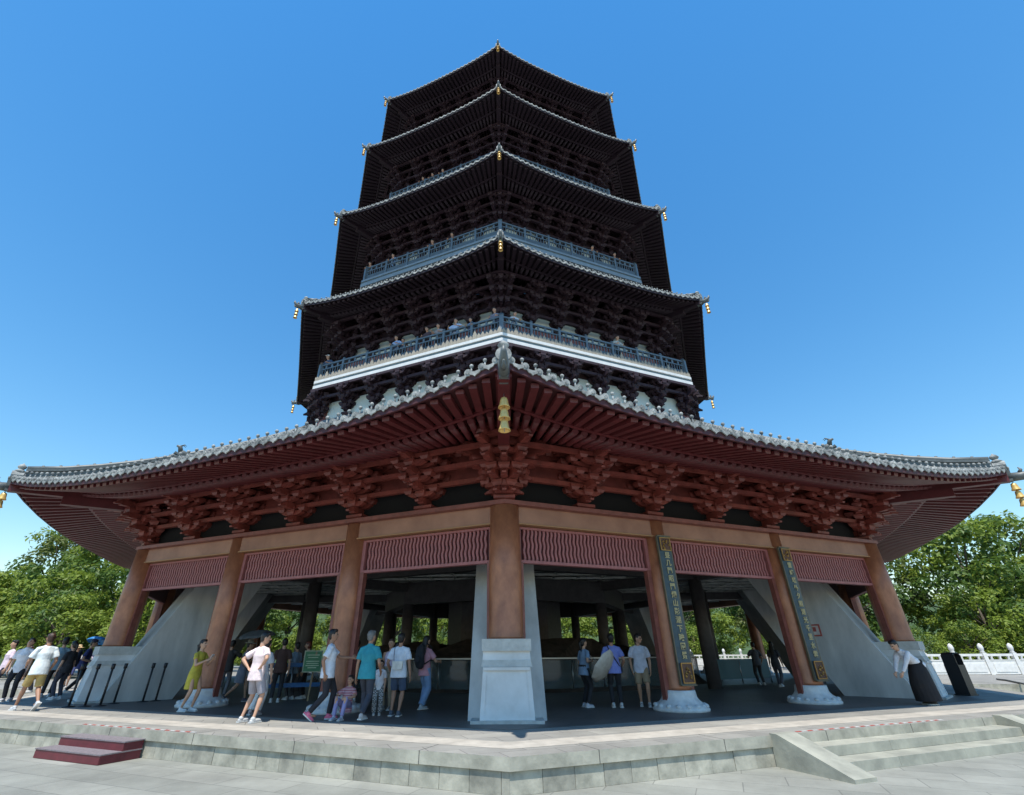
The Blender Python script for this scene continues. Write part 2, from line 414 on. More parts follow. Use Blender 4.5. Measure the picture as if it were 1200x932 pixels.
# ---- bracket sets
def bracket(layers, so, su, w, wid, corner=False, mi=0):
    """arms step outward (-y) and widen along x, small blocks at the arm ends; z 0 = plate top"""
    mb = MB()
    def block(x, y, z, k=1.0, tw=0):
        a, h = w*.82*k, su*.38; b = a*.66
        R = Matrix.Rotation(tw, 3, 'Z')
        q = lambda r, zz: [V((x,y,zz))+R@V((sx*r, sy*r, 0)) for sx, sy in ((-1,-1),(1,-1),(1,1),(-1,1))]
        mb.hexa(q(b, z), q(a, z+h*.5), mi); mb.hexa(q(a, z+h*.5), q(a, z+h), mi)
    block(0, 0, 0, 1.9)
    angs = [0] if not corner else [0, radians(22.5), radians(-22.5), radians(67.5), radians(-67.5)]
    for k in range(layers):
        z = su*.45+k*su*.86; out = so*(k+1)
        for an in angs:
            o = out*(1 if an == 0 or not corner else 1/ C8 if abs(an) < 1 else .8); R = Matrix.Rotation(an, 3, 'Z')
            P = lambda y, zz: R @ V((0, y, zz))
            mb.bar(P(.25,z+su*.22), P(-o-.06,z+su*.22), w, su*.44, mi, w1=w, h1=su*.44)
            # beak
            mb.bar(P(-o-.06,z+su*.26), P(-o-.26,z+su*.06), w*.9, su*.36, mi, w1=w*.6, h1=su*.12)
            pos = P(-o, z+su*.44); block(pos.x, pos.y, z+su*.44, 1, an)
        for j in range(0, min(k+2, layers+1)):
            y = -so*j; L = wid*(.44+.80*max(0, (k-j*.55))/layers) if not corner else wid*.55
            if corner and j > 0:
                for sgn in (-1, 1):
                    R = Matrix.Rotation(sgn*radians(22.5), 3, 'Z'); c = V((0, y, 0))
                    e = c + R @ V((sgn*L, 0, 0)); mb.bar(c+V((0,0,z+su*.62)), e+V((0,0,z+su*.62)), w*.85, su*.3, mi)
                    block(e.x, e.y, z+su*.70, .9, sgn*radians(22.5))
            else:
                # curved-under arm ends: centre piece plus tapered ends
                mb.box((0, y, z+su*.6), (L*1.2, w*.85, su*.34), mi)
                for sgn in (-1, 1):
                    mb.bar((sgn*L*.6, y, z+su*.6), (sgn*L, y, z+su*.68), w*.85, su*.34, mi, w1=w*.85, h1=su*.14)
                    block(sgn*L, y, z+su*.72, .9)
                block(0, y, z+su*.72, .9)
    return mb
def bracket_ring(a, z, n, layers, so, su, w, wid, individual, par, purlin=True, face_mat='red', infill=None, infill_h=1., rear=True):
    """n sets per face; sets on the four near faces are parts of their own"""
    bm = bracket(layers, so, su, w, wid); cm = bracket(layers, so, su, w, wid, True)
    bme = bm.mesh('bracket', [M[face_mat]]); cme = cm.mesh('bracket', [M[face_mat]])
    rest = MB(); h = a*T8
    for ph in FACES:
        near = any(abs(ph-v) < .01 for v in VIS) and individual
        for i in range(n):
            s = -h+2*h*i/n; Mx = Matrix.Rotation(ph, 4, 'Z')
            if i == 0:
                phc = ph-radians(22.5); p = dirv(phc, a/C8, z)
                if near: obj('bracket', cme, par, p, phc)
                else: rest.merge(cm, Matrix.Translation(p) @ Matrix.Rotation(phc, 4, 'Z'))
            else:
                p = Mx @ V((s, -a, z))
                if near: obj('bracket', bme, par, p, ph)
                else: rest.merge(bm, Matrix.Translation(p) @ Mx)
    if rest.v: tag(rest.build('bracket', [M[face_mat]], par), kind='stuff')
    # purlins lying on the stepped arms
    pu = MB()
    for j in range(1, layers+1):
        zz = z+su*.45+(max(0, j-1)+.98)*su*.86 + (.0 if j else .0)
        aa = a+so*j
        if layers == 3 and j < 2: continue
        ringprism(pu, (aa-.06)/C8, (aa+.06)/C8, zz+su*.1, zz+su*.40)
    pu.build('tie_beam', M[face_mat], par)
    if layers > 3:
        mb = MB(); ringprism(mb, (a-.02)/C8, (a+.06)/C8, z+su*2.0, z+su*4.2); mb.build('bracket_board', M[face_mat], par)
    if infill:
        mb = MB(); ringprism(mb, (a-.16)/C8, (a-.04)/C8, z, z+infill_h)
        mb.build('infill_panel', M[infill], par)

# ================= ground storey
AW = 16.85; RW = 18.24; H = AW*T8; BAY = 2*H/3
gs = MB()
beam = MB()
ringprism(beam, (AW-.22)/C8, (AW+.22)/C8, 4.60, 5.02); o = beam.build('beam', M['beam'], pagoda)
t = MB(); ringprism(t, (AW-.30)/C8, (AW+.40)/C8, 5.023, 5.13); t.build('plank_ledge', M['plate'], pagoda)
t = MB(); ringprism(t, (AW-.25)/C8, (AW+.25)/C8, 4.565, 4.598); t.build('gold_edging', M['gold'], pagoda)
bracket_ring(AW, 5.133, 6, 4, .34, .40, .18, .92, True, pagoda, infill='void', infill_h=1.75)  # black panel behind the sets replaces open, unlit gaps
# columns
def column_mesh(r, z0, z1, band=True):
    mb = MB(); n = 24
    mb.lathe((0,0,0), [(r*1.02,z0),(r*1.03,z0+.06),(r,z0+.1),(r,(z0+z1)/2),(r*.94,z1)], n)
    return mb.mesh('column', [M['col']])
cz0 = ZF+.44
me_c = column_mesh(.33, cz0, 5.02); me_cc = column_mesh(.40, ZF+1.53, 5.02)
bs = MB(); bs.lathe((0,0,ZF), [(.66,0),(.68,.05),(.63,.10),(.55,.16),(.47,.22),(.42,.29),(.41,.36),(.40,.44)], 28)
for k in range(16):
    a = 2*pi*k/16; bs.ell(V((.585*cos(a), .585*sin(a), ZF+.11)), (.075,.075,.06), n=8, m=6)
me_b = bs.mesh('column_base', [M['whitest']])
# corner plinth
pl = MB()
q = lambda w, y0, y1, z: [V((-w,y0,z)),V((w,y0,z)),V((w,y1,z)),V((-w,y1,z))]
pl.hexa(q(.57,-18.86,-17.5,ZF+.0), q(.51,-18.74,-17.5,ZF+1.0), 0)
pl.hexa(q(.55,-18.77,-17.5,ZF+.999), q(.52,-18.73,-17.5,ZF+1.13), 1)
pl.hexa(q(.52,-18.72,-17.5,ZF+1.129), q(.51,-18.70,-17.5,ZF+1.30), 0)
pl.hexa(q(.54,-18.76,-17.5,ZF+1.299), q(.54,-18.76,-17.5,ZF+1.535), 1)
# raised frame of the front panel
for sx in (-1, 1): pl.hexa([V((sx*.52-.045,-18.88,ZF)),V((sx*.52+.045,-18.88,ZF)),V((sx*.52+.045,-18.84,ZF)),V((sx*.52-.045,-18.84,ZF))],
                           [V((sx*.465-.04,-18.765,ZF+.96)),V((sx*.465+.04,-18.765,ZF+.96)),V((sx*.465+.04,-18.70,ZF+.96)),V((sx*.465-.04,-18.70,ZF+.96))], 0)
pl.box((0,-18.77,ZF+.965), (1.0,.05,.06), 0)
me_pl = pl.mesh('corner_plinth', [M['white'], M['greycap']])
# leaning buttress wall behind each corner column
bt = MB()
def wedge(w0, w1, pts):
    """radial outline (r,z) with half width going from w0 at the foot to w1 at the head"""
    zmax = max(p[1] for p in pts); zmin = min(p[1] for p in pts); n = len(pts)
    L = []; Rr = []
    for r, z in pts:
        w = w0+(w1-w0)*(z-zmin)/(zmax-zmin); L.append(V((-w,-r,z))); Rr.append(V((w,-r,z)))
    bt.add(L+Rr, [tuple(range(n)), tuple(range(2*n-1, n-1, -1))]+[(k, n+k, n+(k+1) % n, (k+1) % n) for k in range(n)], 0)
wedge(.84, .78, [(18.4,ZF),(16.4,ZF),(13.9,4.9),(16.1,4.9)])
me_bt = bt.mesh('buttress', [M['buttress']])
st = MB(); st.box((0,-18.0,ZF+.03), (1.5,1.9,.06)); me_st = st.mesh('buttress_footing', [M['greycap']])
lat = MB(); bw = BAY-.80
def lattice(bw):
    mb = MB(); z0, z1 = 3.66, 4.55
    mb.box((0,0,z0+.035), (bw,.14,.07), 0); mb.box((0,0,z1-.03), (bw,.14,.06), 0)
    for s in (-1,1): mb.box((s*(bw/2-.05),0,(z0+z1)/2), (.1,.139,z1-z0), 0)
    mb.box((0,.09,(z0+z1)/2), (bw,.02,z1-z0), 1)
    n = int((bw-.24)/.112); K = 14
    for i in range(n):
        x = -bw/2+.16+(bw-.32)*(i+.5)/n; vs = []
        for k in range(K+1):
            z = z0+.06+(z1-z0-.11)*k/K; xo = x+.015*sin(k/K*2*pi*2.5)
            vs += [V((xo-.032,.03,z)),V((xo-.028,-.03,z)),V((xo+.028,-.03,z)),V((xo+.032,.03,z))]
        mb.add(vs, [(k*4+t, k*4+t+1, (k+1)*4+t+1, (k+1)*4+t) for k in range(K) for t in range(3)], 0)
    return mb.mesh('lattice_panel', [M['latt'], M['lattback']])
me_l = lattice(BAY-.62)
jb = MB(); jb.box((0,0,(ZF+3.66)/2+.02), (.13,.16,3.66-ZF)); me_j = jb.mesh('door_jamb', [M['plate']])
for ki, ph in enumerate(FACES):
    Mx = Matrix.Rotation(ph, 4, 'Z'); near = any(abs(ph-v) < .01 for v in VIS)
    phc = ph-radians(22.5)
    obj('column', me_cc, pagoda, dirv(phc, RW), phc)
    obj('corner_plinth', me_pl, pagoda, rz=phc); obj('buttress', me_bt, pagoda, rz=phc); obj('buttress_footing', me_st, pagoda, rz=phc)
    for i in (1, 2):
        p = Mx @ V((-H+BAY*i, -AW, 0)); obj('column', me_c, pagoda, p, ph); obj('column_base', me_b, pagoda, p, ph)
    if near:
        for i in range(3):
            p = Mx @ V((-H+BAY*(i+.5), -AW, 0)); obj('lattice_panel', me_l, pagoda, p, ph)
            for s in (-1, 1):
                p = Mx @ V((-H+BAY*(i+.5)+s*(BAY/2-.39), -AW, 0)); obj('door_jamb', me_j, pagoda, p, ph)
# interior: ceiling, ribs, ring beams, inner columns, dark core
ce = MB(); ce.prism(octo((AW-.3)/C8), 5.05, 5.15); ce.build('ceiling', M['ceil'], pagoda)
rb = MB()
for k in range(-13, 14):
    x = k*1.2; A_ = AW-.45; e = min((A_-.383*abs(x))/.924, (A_-.924*abs(x))/.383)
    if e > .5:
        rb.box((x,0,4.97), (.12,2*e,.10)); rb.box((0,x,4.93), (2*e,.10,.10))
rb.build('ceiling_rib', M['ceilrib'], pagoda)
ib = MB(); ringprism(ib, 11.6, 12.0, 4.50, 4.87); ringprism(ib, 6.6, 7.1, 3.9, 4.87)
for k in range(8):
    ib.bar(dirv(radians(45*k),7,4.66), dirv(radians(45*k),17.4,4.66), .32, .40)
ib.build('inner_beam', M['indark'], pagoda)
ic = MB(); ic.lathe((0,0,0), [(.27,ZF),(.27,4.9)], 16); me_ic = ic.mesh('inner_column', [M['indark']])
for k in range(8):
    obj('inner_column', me_ic, pagoda, dirv(radians(45*k), 11.8)); obj('inner_column', me_ic, pagoda, dirv(radians(45*k), 6.8))
co = MB(); co.prism(octo(3.3), ZF, 4.9); 
co.build('core_wall', M['indark'], pagoda)
# excavated brick ruin inside
ru = MB(); rnd = random.Random(3); NR, NTH = 9, 40; vs = []
for i in range(NR+1):
    r = 10.0*(1-i/NR)+.3
    for k in range(NTH):
        a = 2*pi*k/NTH; hgt = min(1.8, (10.2-r)*.7)*(.45+.65*rnd.random()) if i else 0
        vs.append(V((r*(1+.05*rnd.uniform(-1,1))*sin(a), -r*cos(a), ZF+.01+hgt)))
ru.add(vs, [(i*NTH+k, i*NTH+(k+1)%NTH, (i+1)*NTH+(k+1)%NTH, (i+1)*NTH+k) for i in range(NR) for k in range(NTH)], 0)
tag(ru.build('brick_ruin', M['brick']), 'low dark mound of old brick rubble in the middle of the ground floor', 'ruin')
# glass fence round the ruin
gf = empty('glass_fence', (0,0,ZF), label='steel and glass fence around the brick ruin inside the pagoda', cat='fence')
g1 = MB(); g2 = MB(); fps = []
ringprism(g1, 10.75, 10.83, 1.08-.0, 1.13); ringprism(g2, 10.77, 10.80, .12, 1.05)
for k in range(8):
    for s in range(6):
        p = dirv(radians(45*k), 10.79).lerp(dirv(radians(45*k+45), 10.79), s/6); fps.append(p)
g1.build('handrail', M['steel'], gf); g3 = MB(); g3.tube([(0,0,0),(0,0,1.08)], [.025,.025], 8); g3m = g3.mesh('fence_post', [M['steel']])
for p in fps: obj('fence_post', g3m, gf, p)
gl = mat('fence glass', (.10,.13,.14), .06, 0, spec=.8); gl.node_tree.nodes['Principled BSDF'].inputs['Alpha'].default_value = .55
g2.build('glass_pane', gl, gf)

# ================= upper storeys
def balcony(Rb, zb, n_seg, lotus=True, fas=.6, rh=1.1, white=False):
    a = Rb*C8; h = a*T8
    slab = MB(); 
    ringprism(slab, Rb-2.6, Rb-.02, zb+.05, zb+fas-.05)
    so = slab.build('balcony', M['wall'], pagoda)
    f = MB()
    ringprism(f, Rb-.10, Rb+.06, zb, zb+fas*.40, 0); ringprism(f, Rb-.10, Rb-.01, zb+fas*.402, zb+fas*.66, 1)
    ringprism(f, Rb-.10, Rb+.05, zb+fas*.662, zb+fas*.90, 0)
    f.build('fascia', [M['fwhite' if white else 'fgrey'], M['fteal']], so)
    rl = MB(); pt = MB(); pe = MB(); Ri = Rb-.14; pcache = {}
    zt = zb+fas
    ringprism(rl, Ri-.09, Ri+.03, zt+rh-.09, zt+rh); ringprism(rl, Ri-.07, Ri+.01, zt+rh*.66, zt+rh*.72)
    ringprism(rl, Ri-.05, Ri-.01, zt, zt+rh*.40, 1)
    ai = (Ri-.03)*C8; hi = ai*T8
    for ph in FACES:
        Mx = Matrix.Rotation(ph, 4, 'Z')
        near = any(abs(ph-v) < .01 for v in VIS)
        for i in range(n_seg):
            s = -hi+2*hi*i/n_seg; p = Mx @ V((s,-ai,0))
            R3 = Mx.to_3x3()
            big = i == 0; w = .20 if big else .12
            tmp = MB(); tmp.box((0,0,zt+rh*.52), (w,w,rh*1.04+.0)); tmp.hexa([V((sx*w*.65,sy*w*.65,zt+rh*1.04)) for sx,sy in ((-1,-1),(1,-1),(1,1),(-1,1))],[V((sx*w*.3,sy*w*.3,zt+rh*1.14)) for sx,sy in ((-1,-1),(1,-1),(1,1),(-1,1))])
            if near and zb < 34:
                k_ = (big,); 
                if k_ not in pcache: pcache[k_] = tmp.mesh('rail_post', [M['rail']])
                obj('rail_post', pcache[k_], so, p, ph-(radians(22.5) if big else 0))
            else: pt.merge(tmp, Matrix.Translation(p) @ Matrix.Rotation(ph-(radians(22.5) if big else 0), 4, 'Z'))
            if near:
                for j in range(1, 9):
                    x = s+2*hi/n_seg*j/9; c = Mx @ V((x,-ai,zt+rh*.55)); rl.box(c, (.035,.035,rh*.32), 0, R3)
                seg = 2*hi/n_seg
                for xx in (seg*.25, seg*.5, seg*.75):
                    c = Mx @ V((s+xx,-ai,zt+rh*.82)); rl.box(c, (.10,.05,rh*.20), 0, R3)
        if lotus and near and white:
            n = int(2*h/.2)
            for i in range(n):
                x = -h+2*h*(i+.5)/n; hh = .24+.07*(i % 2)+random.uniform(-.02,.04)+(.12 if i % 7 == 3 else 0); w = .095
                poly = [(-w,0),(w,0),(w*1.05,hh*.5),(w*.5,hh*.85),(0,hh*1.1),(-w*.5,hh*.85),(-w*1.05,hh*.5)]
                fr = [Mx @ V((x+u, -a-.03, zb+fas*.90+v)) for u, v in poly]; bk = [q+(Mx.to_3x3() @ V((0,.06,0))) for q in fr]; m_ = len(poly)
                pe.add(fr+bk, [tuple(range(m_)), tuple(range(2*m_-1, m_-1, -1))]+[(k, m_+k, m_+(k+1)%m_, (k+1)%m_) for k in range(m_)], 0)
    rl.build('railing', [M['rail'], M['railp']], so); tag(pt.build('rail_post', M['rail'], so), kind='stuff')
    if pe.v: pe.build('lotus_frieze', M['petal'], so)
    return so
def storey_wall(R, z0, z1, name='wall'):
    a = R*C8; h = a*T8
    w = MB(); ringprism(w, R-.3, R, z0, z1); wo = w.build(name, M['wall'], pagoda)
    c = MB(); d = MB(); q_ = MB(); q_.tube([V((0,0,z0)), V((0,0,z1))], [.22,.21], 12); qm = q_.mesh('wall_column', [M['plate']])
    for ph in FACES:
        Mx = Matrix.Rotation(ph, 4, 'Z'); R3 = Mx.to_3x3()
        for i in range(3):
            s = -h+2*h*i/3; p = Mx @ V((s,-a,0)); obj('wall_column', qm, wo, p)
            x0 = s+.35; x1 = s+2*h/3-.35; zt = z1-.35
            for k in range(5):
                x = x0+(x1-x0)*k/4; d.box(Mx @ V((x,-a-.03,(z0+zt)/2)), (.09,.10,zt-z0), 0, R3)
            for zz in (z0+.9, zt-.03): d.box(Mx @ V(((x0+x1)/2,-a-.025,zz)), (x1-x0,.085,.1), 0, R3)
            for k in range(16):
                x = x0+(x1-x0)*(k+.5)/16; d.box(Mx @ V((x,-a-.02,(z0+.9+zt)/2)), (.03,.05,zt-z0-.95), 0, R3)
    d.build('door_screen', M['wall'], wo)
    b = MB(); ringprism(b, R-.2, R+.16, z1-.32, z1); b.build('wall_beam', M['plate'], wo)
def base_ring(R, z0, zbot, indiv, n=6, nb=1.5, lay=3, out=.26):
    """drum between a roof and the balcony above: ledge, infill, brackets under the slab"""
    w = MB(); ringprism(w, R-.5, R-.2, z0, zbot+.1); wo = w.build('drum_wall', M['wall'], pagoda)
    t = MB(); ringprism(t, R-.25, R+.12, zbot-nb-.42, zbot-nb, 0); t.build('ledge', M['rail'], wo)
    c = MB(); c.tube([V((0,0,z0)), V((0,0,zbot-.1))], [.26,.26], 12); cme = c.mesh('drum_column', [M['plate']])
    for k in range(8): obj('drum_column', cme, wo, dirv(radians(45*k), R-.1))
    return wo
# storey 2
base_ring(13.0, 10.2, 13.5, True)
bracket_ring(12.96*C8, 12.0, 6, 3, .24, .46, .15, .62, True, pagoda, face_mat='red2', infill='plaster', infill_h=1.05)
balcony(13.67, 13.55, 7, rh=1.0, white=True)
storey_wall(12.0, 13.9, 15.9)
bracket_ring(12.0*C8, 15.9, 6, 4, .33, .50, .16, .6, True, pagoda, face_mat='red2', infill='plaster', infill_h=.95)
# storey 3
base_ring(11.6, 20.4, 21.4, False); balcony(12.13, 21.45, 6); storey_wall(10.6, 21.8, 23.7)
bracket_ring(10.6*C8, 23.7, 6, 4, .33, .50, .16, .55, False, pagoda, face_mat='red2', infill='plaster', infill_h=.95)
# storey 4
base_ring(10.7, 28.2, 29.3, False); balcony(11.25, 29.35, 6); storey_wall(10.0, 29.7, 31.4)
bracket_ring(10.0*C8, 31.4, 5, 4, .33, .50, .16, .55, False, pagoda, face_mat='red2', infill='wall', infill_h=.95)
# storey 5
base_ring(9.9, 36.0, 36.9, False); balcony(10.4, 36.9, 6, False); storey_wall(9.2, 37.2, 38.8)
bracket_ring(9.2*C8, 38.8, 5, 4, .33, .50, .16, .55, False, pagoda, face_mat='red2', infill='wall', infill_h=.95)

# ================= bells hanging from every eave corner
def bells(s):
    root = empty('wind_bell_string', (0,0,0)); z = -.10*s
    ch = MB(); ch.tube([(0,0,0),(0,0,-1.15*s)], [.010*s,.010*s], 6); ch.build('chain', M['steel'], root)
    b = MB(); b.lathe((0,0,0), [(.04*s,0),(.05*s,-.02*s),(.09*s,-.04*s),(.11*s,-.12*s),(.125*s,-.22*s),(.16*s,-.30*s),(.165*s,-.32*s),(.145*s,-.32*s),(.11*s,-.23*s),(.02*s,-.06*s)], 16)
    me = b.mesh('bell', [M['bell']])
    for k in range(3): obj('bell', me, root, (0,0,-.12*s-.34*s*k))
    return root
proto = {}
names = {0:'front corner', 1:'right front corner', 2:'right rear corner', 7:'left front corner', 6:'left rear corner'}
tn = {1:'lowest', 2:'second', 3:'third', 4:'fourth', 5:'topmost'}
for t, Re, zt, s in ((1,22.6,6.80,.72),(2,15.2,18.42,.62),(3,14.27,26.25,.62),(4,13.48,34.05,.62),(5,12.6,41.25,.62)):
    for k in (0,1,7,2,6):
        if t == 1 and k in (2, 6): continue
        rr = Re+(.28 if t == 1 and k == 0 else -.02 if t == 1 else .2)
        if t == 1 and k == 0: rr = Re-.35
        p = dirv(radians(45*k), rr, zt-(.62 if t == 1 and k == 0 else .42))
        if s not in proto: r = proto[s] = bells(s); r.location = p
        else: r = dup(proto[s], p)
        tag(r, f'string of three gold bells at the {names[k]} of the {tn[t]} eave', 'wind bells', 'bell strings at the eave corners')
# ---------------------------------------------------------------- plaza, terrace, steps
M['plaza'] = paving('plaza slabs', (.30,.30,.262), (.255,.258,.225), (.18,.18,.16), 1.2, .6, radians(22.5), .009, amt=.65)
M['terr'] = paving('terrace slabs', (.33,.315,.28), (.27,.26,.235), (.17,.16,.15), .9, .45, radians(-22.5), .009, amt=.6)
M['infloor'] = paving('inner floor slabs with painted shade', (.135,.118,.11), (.11,.098,.09), (.06,.055,.05), .8, .8, radians(22.5), .008, rough=.5, amt=.4)  # darker inner floor, with eave shade painted into the colour
M['kerbtop'] = mat('pale granite border', (.46,.42,.36), .75, 0, .25, 3, .2)
M['slabedge'] = mat('grey green granite edge', (.37,.355,.29), .75, 0, .4, 2.5, .3, col2=(.22,.215,.175))
M['block'] = mat('grey stone block', (.40,.38,.31), .8, 0, .4, 3.2, .3, col2=(.22,.215,.175))
M['block2'] = mat('darker stone block', (.32,.305,.25), .8, 0, .4, 3.2, .3, col2=(.18,.175,.145))
M['joint'] = mat('joint', (.09,.09,.085), .9)
M['step'] = mat('granite step', (.34,.335,.275), .8, 0, .35, 2.2, .3, col2=(.24,.24,.20))
M['grassy'] = mat('hillside undergrowth', (.05,.085,.025), .95, 0, .5, .8)
def structure(mb, name, mats, **k): return tag(mb.build(name, mats, **k), kind='structure')
g = MB(); g.add([(-900,-900,0),(900,-900,0),(900,900,0),(-900,900,0)], [(0,1,2,3)]); structure(g, 'plaza', M['plaza'])
RT = 22.35     # terrace corner radius
t = MB(); t.prism(octo(RT-.06), .0, ZF-.162); structure(t, 'terrace_core', M['joint'])
t = MB(); t.prism(octo(RT), ZF-.16, ZF, 0, 1); structure(t, 'terrace_slab', [M['slabedge'], M['terr']])
# wider terrace behind, towards the balustrade
t = MB(); t.add([(-80,-6,ZF-.006),(80,-6,ZF-.006),(80,60,ZF-.006),(-80,60,ZF-.006)], [(0,1,2,3)]); structure(t, 'rear_terrace', M['terr'])
t = MB(); t.add([(-80,-6.01,0),(80,-6.01,0),(80,-6.01,ZF-.007),(-80,-6.01,ZF-.007)], [(0,1,2,3)]); structure(t, 'rear_terrace_edge', M['block'])
t = MB(); ringprism(t, RT-1.25, RT-.62, ZF+.002, ZF+.004); structure(t, 'terrace_border', M['kerbtop'])
t = MB(); t.prism(octo(19.75), ZF+.003, ZF+.006); structure(t, 'pagoda_floor', M['infloor'])  # spread past the columns so its dark colour deepens the eave shade
# cap slab joints and face blocks along the near faces
bl = MB(); jn = MB(); aT = RT*C8; hT = aT*T8; rnd = random.Random(5)
for ph in VIS:
    Mx = Matrix.Rotation(ph, 4, 'Z'); R3 = Mx.to_3x3()
    n = 34; x = -hT+.01
    while x < hT-.05:
        wdt = min(rnd.uniform(.46,.54), hT-.01-x); xc = x+wdt/2
        if not (abs(ph-radians(22.5)) < .01 and abs(xc+.22) < 3.28):
            bl.box(Mx @ V((xc,-aT+.085+rnd.uniform(-.004,.004),(ZF-.165)/2)), (wdt-.008,.10,ZF-.17), rnd.choice([0,0,1]), R3)
        x += wdt
    for k in range(-3, 4):
        xc = k*hT/3.6; jn.box(Mx @ V((xc,-aT+.30,ZF-.0)), (.010,.62,.004), 0, R3); jn.box(Mx @ V((xc,-aT-.0,ZF-.08)), (.012,.006,.16), 0, R3)
structure(bl, 'terrace_face_block', [M['block'], M['block2']]); structure(jn, 'terrace_joint', M['joint'])
# broad stone steps in the middle of the right front face
stp = empty('stone_steps', dirv(radians(22.5), aT+.5), label='broad flight of grey stone steps with sloping side slabs at right', cat='steps')
Mx = Matrix.Rotation(radians(22.5), 4, 'Z'); inv = Matrix.Translation(-stp.location)
def sp_part(mb, name, m):
    o = mb.build(name, m, stp); o.matrix_parent_inverse = Matrix.Identity(4); o.data.transform(inv @ Mx @ Matrix.Translation((-.22,0,0))); return o
rise = ZF/3
for k in (1, 2):
    z1 = rise*k; y0 = -aT-.40*(3-k); mb = MB(); rnd = random.Random(k); x = -3.02
    while x < 3.0:
        wd = min(rnd.uniform(1.3,1.9), 3.02-x); mb.box((x+wd/2,(y0-aT)/2,z1-rise/2), (wd-.006,abs(y0+aT),rise-.004)); x += wd
    sp_part(mb, 'step', M['step'])
for s in (-1, 1):
    mb = MB(); xa, xb = s*3.03, s*3.50; yo = -aT-1.30
    pr = [(-aT+.02,.0),(-aT+.02,ZF+.03),(-aT-.12,ZF+.03),(yo,.05),(yo,.0)]; n = 5
    L = [V((min(xa,xb),y,z)) for y, z in pr]; Rr = [V((max(xa,xb),y,z)) for y, z in pr]
    mb.add(L+Rr, [tuple(range(n))[::-1], tuple(range(n, 2*n))]+[(k, (k+1)%n, n+(k+1)%n, n+k) for k in range(n)], 0)
    sp_part(mb, 'side_slab', M['step'])
# movable two-tread timber step by the left front face
M['maroon'] = mat('maroon paint', (.13,.018,.028), .5, 0, .25, 6)
M['mat'] = mat('grey ribbed tread', (.21,.18,.19), .8, 0, .3, 20, .3)
pr = at(112, 885, 0); u = V((cos(radians(-22.5)), sin(radians(-22.5)), 0))
ws = empty('step_box', (0,0,0), label='low maroon two tread step box against the terrace at left', cat='step box')
pc = Matrix.Rotation(radians(-22.5), 4, 'Z')
loc = pc.inverted() @ at(142, 868, .2); xs = loc.x
ws.location = (0,0,0)
for k, (d, z) in enumerate(((.36,.29),(.72,.145))):
    mb = MB(); L = 1.95; off = .06
    y0 = -aT-.02-d
    mb.box((xs, -aT-.015-d/2-(.0 if k == 0 else .0), (0+z)/2 if k == 0 else z/2), (L-.004*k, d, z-.012), 0)
    mb.box((xs, -aT-.015-d/2, z), (L+.03, d+.02, .02), 1)
    o = mb.build('tread', [M['maroon'], M['mat']], ws, rz=radians(-22.5))
# red and white warning tape stuck along the edge
M['tred'] = mat('tape red', (.5,.08,.06), .6); M['twhite'] = mat('tape white', (.6,.6,.58), .6)
for nm, ph, x0, x1 in (('left', -22.5, -2.7+xs+1.5, 1.6+xs+.6), ('right', 22.5, -3.0, 1.2)):
    mb = MB(); R = Matrix.Rotation(radians(ph), 4, 'Z'); n = int((x1-x0)/.14)
    for i in range(n):
        c = R @ V((x0+.14*(i+.5), -aT+.10, ZF+.0055)); mb.box(c, (.13,.045,.004), i % 2, R.to_3x3())
    tag(mb.build('warning_tape', [M['tred'], M['twhite']]), 'worn red and white tape on the terrace edge ' + ('above the maroon step box' if nm == 'left' else 'above the stone steps'), 'tape', 'floor tapes')
# ---------------------------------------------------------------- trees, hill, balustrades
def leafmat(name, c, c2):
    m = bpy.data.materials.new(name); m.use_nodes = True; nt = m.node_tree; b = nt.nodes['Principled BSDF']
    b.inputs['Roughness'].default_value = .5; b.inputs['Specular IOR Level'].default_value = .35
    gi = nt.nodes.new('ShaderNodeNewGeometry'); mx = nt.nodes.new('ShaderNodeMix'); mx.data_type = 'RGBA'
    mx.inputs[6].default_value = tuple(c)+(1,); mx.inputs[7].default_value = tuple(c2)+(1,)
    nt.links.new(gi.outputs['Random Per Island'], mx.inputs[0]); nt.links.new(mx.outputs[2], b.inputs['Base Color'])
    tr = nt.nodes.new('ShaderNodeBsdfTranslucent'); ad = nt.nodes.new('ShaderNodeMixShader'); ad.inputs[0].default_value = .38
    nt.links.new(mx.outputs[2], tr.inputs['Color']); nt.links.new(b.outputs[0], ad.inputs[1]); nt.links.new(tr.outputs[0], ad.inputs[2])
    nt.links.new(ad.outputs[0], nt.nodes['Material Output'].inputs[0]); return m
M['leafA'] = leafmat('yellow green leaves', (.15,.22,.025), (.27,.34,.05))
M['leafB'] = leafmat('deep green leaves', (.06,.12,.022), (.13,.20,.035))
M['leafC'] = leafmat('olive leaves', (.09,.13,.03), (.17,.20,.05))
M['bark'] = mat('tree bark', (.10,.08,.06), .9, 0, .4, 8, .4)
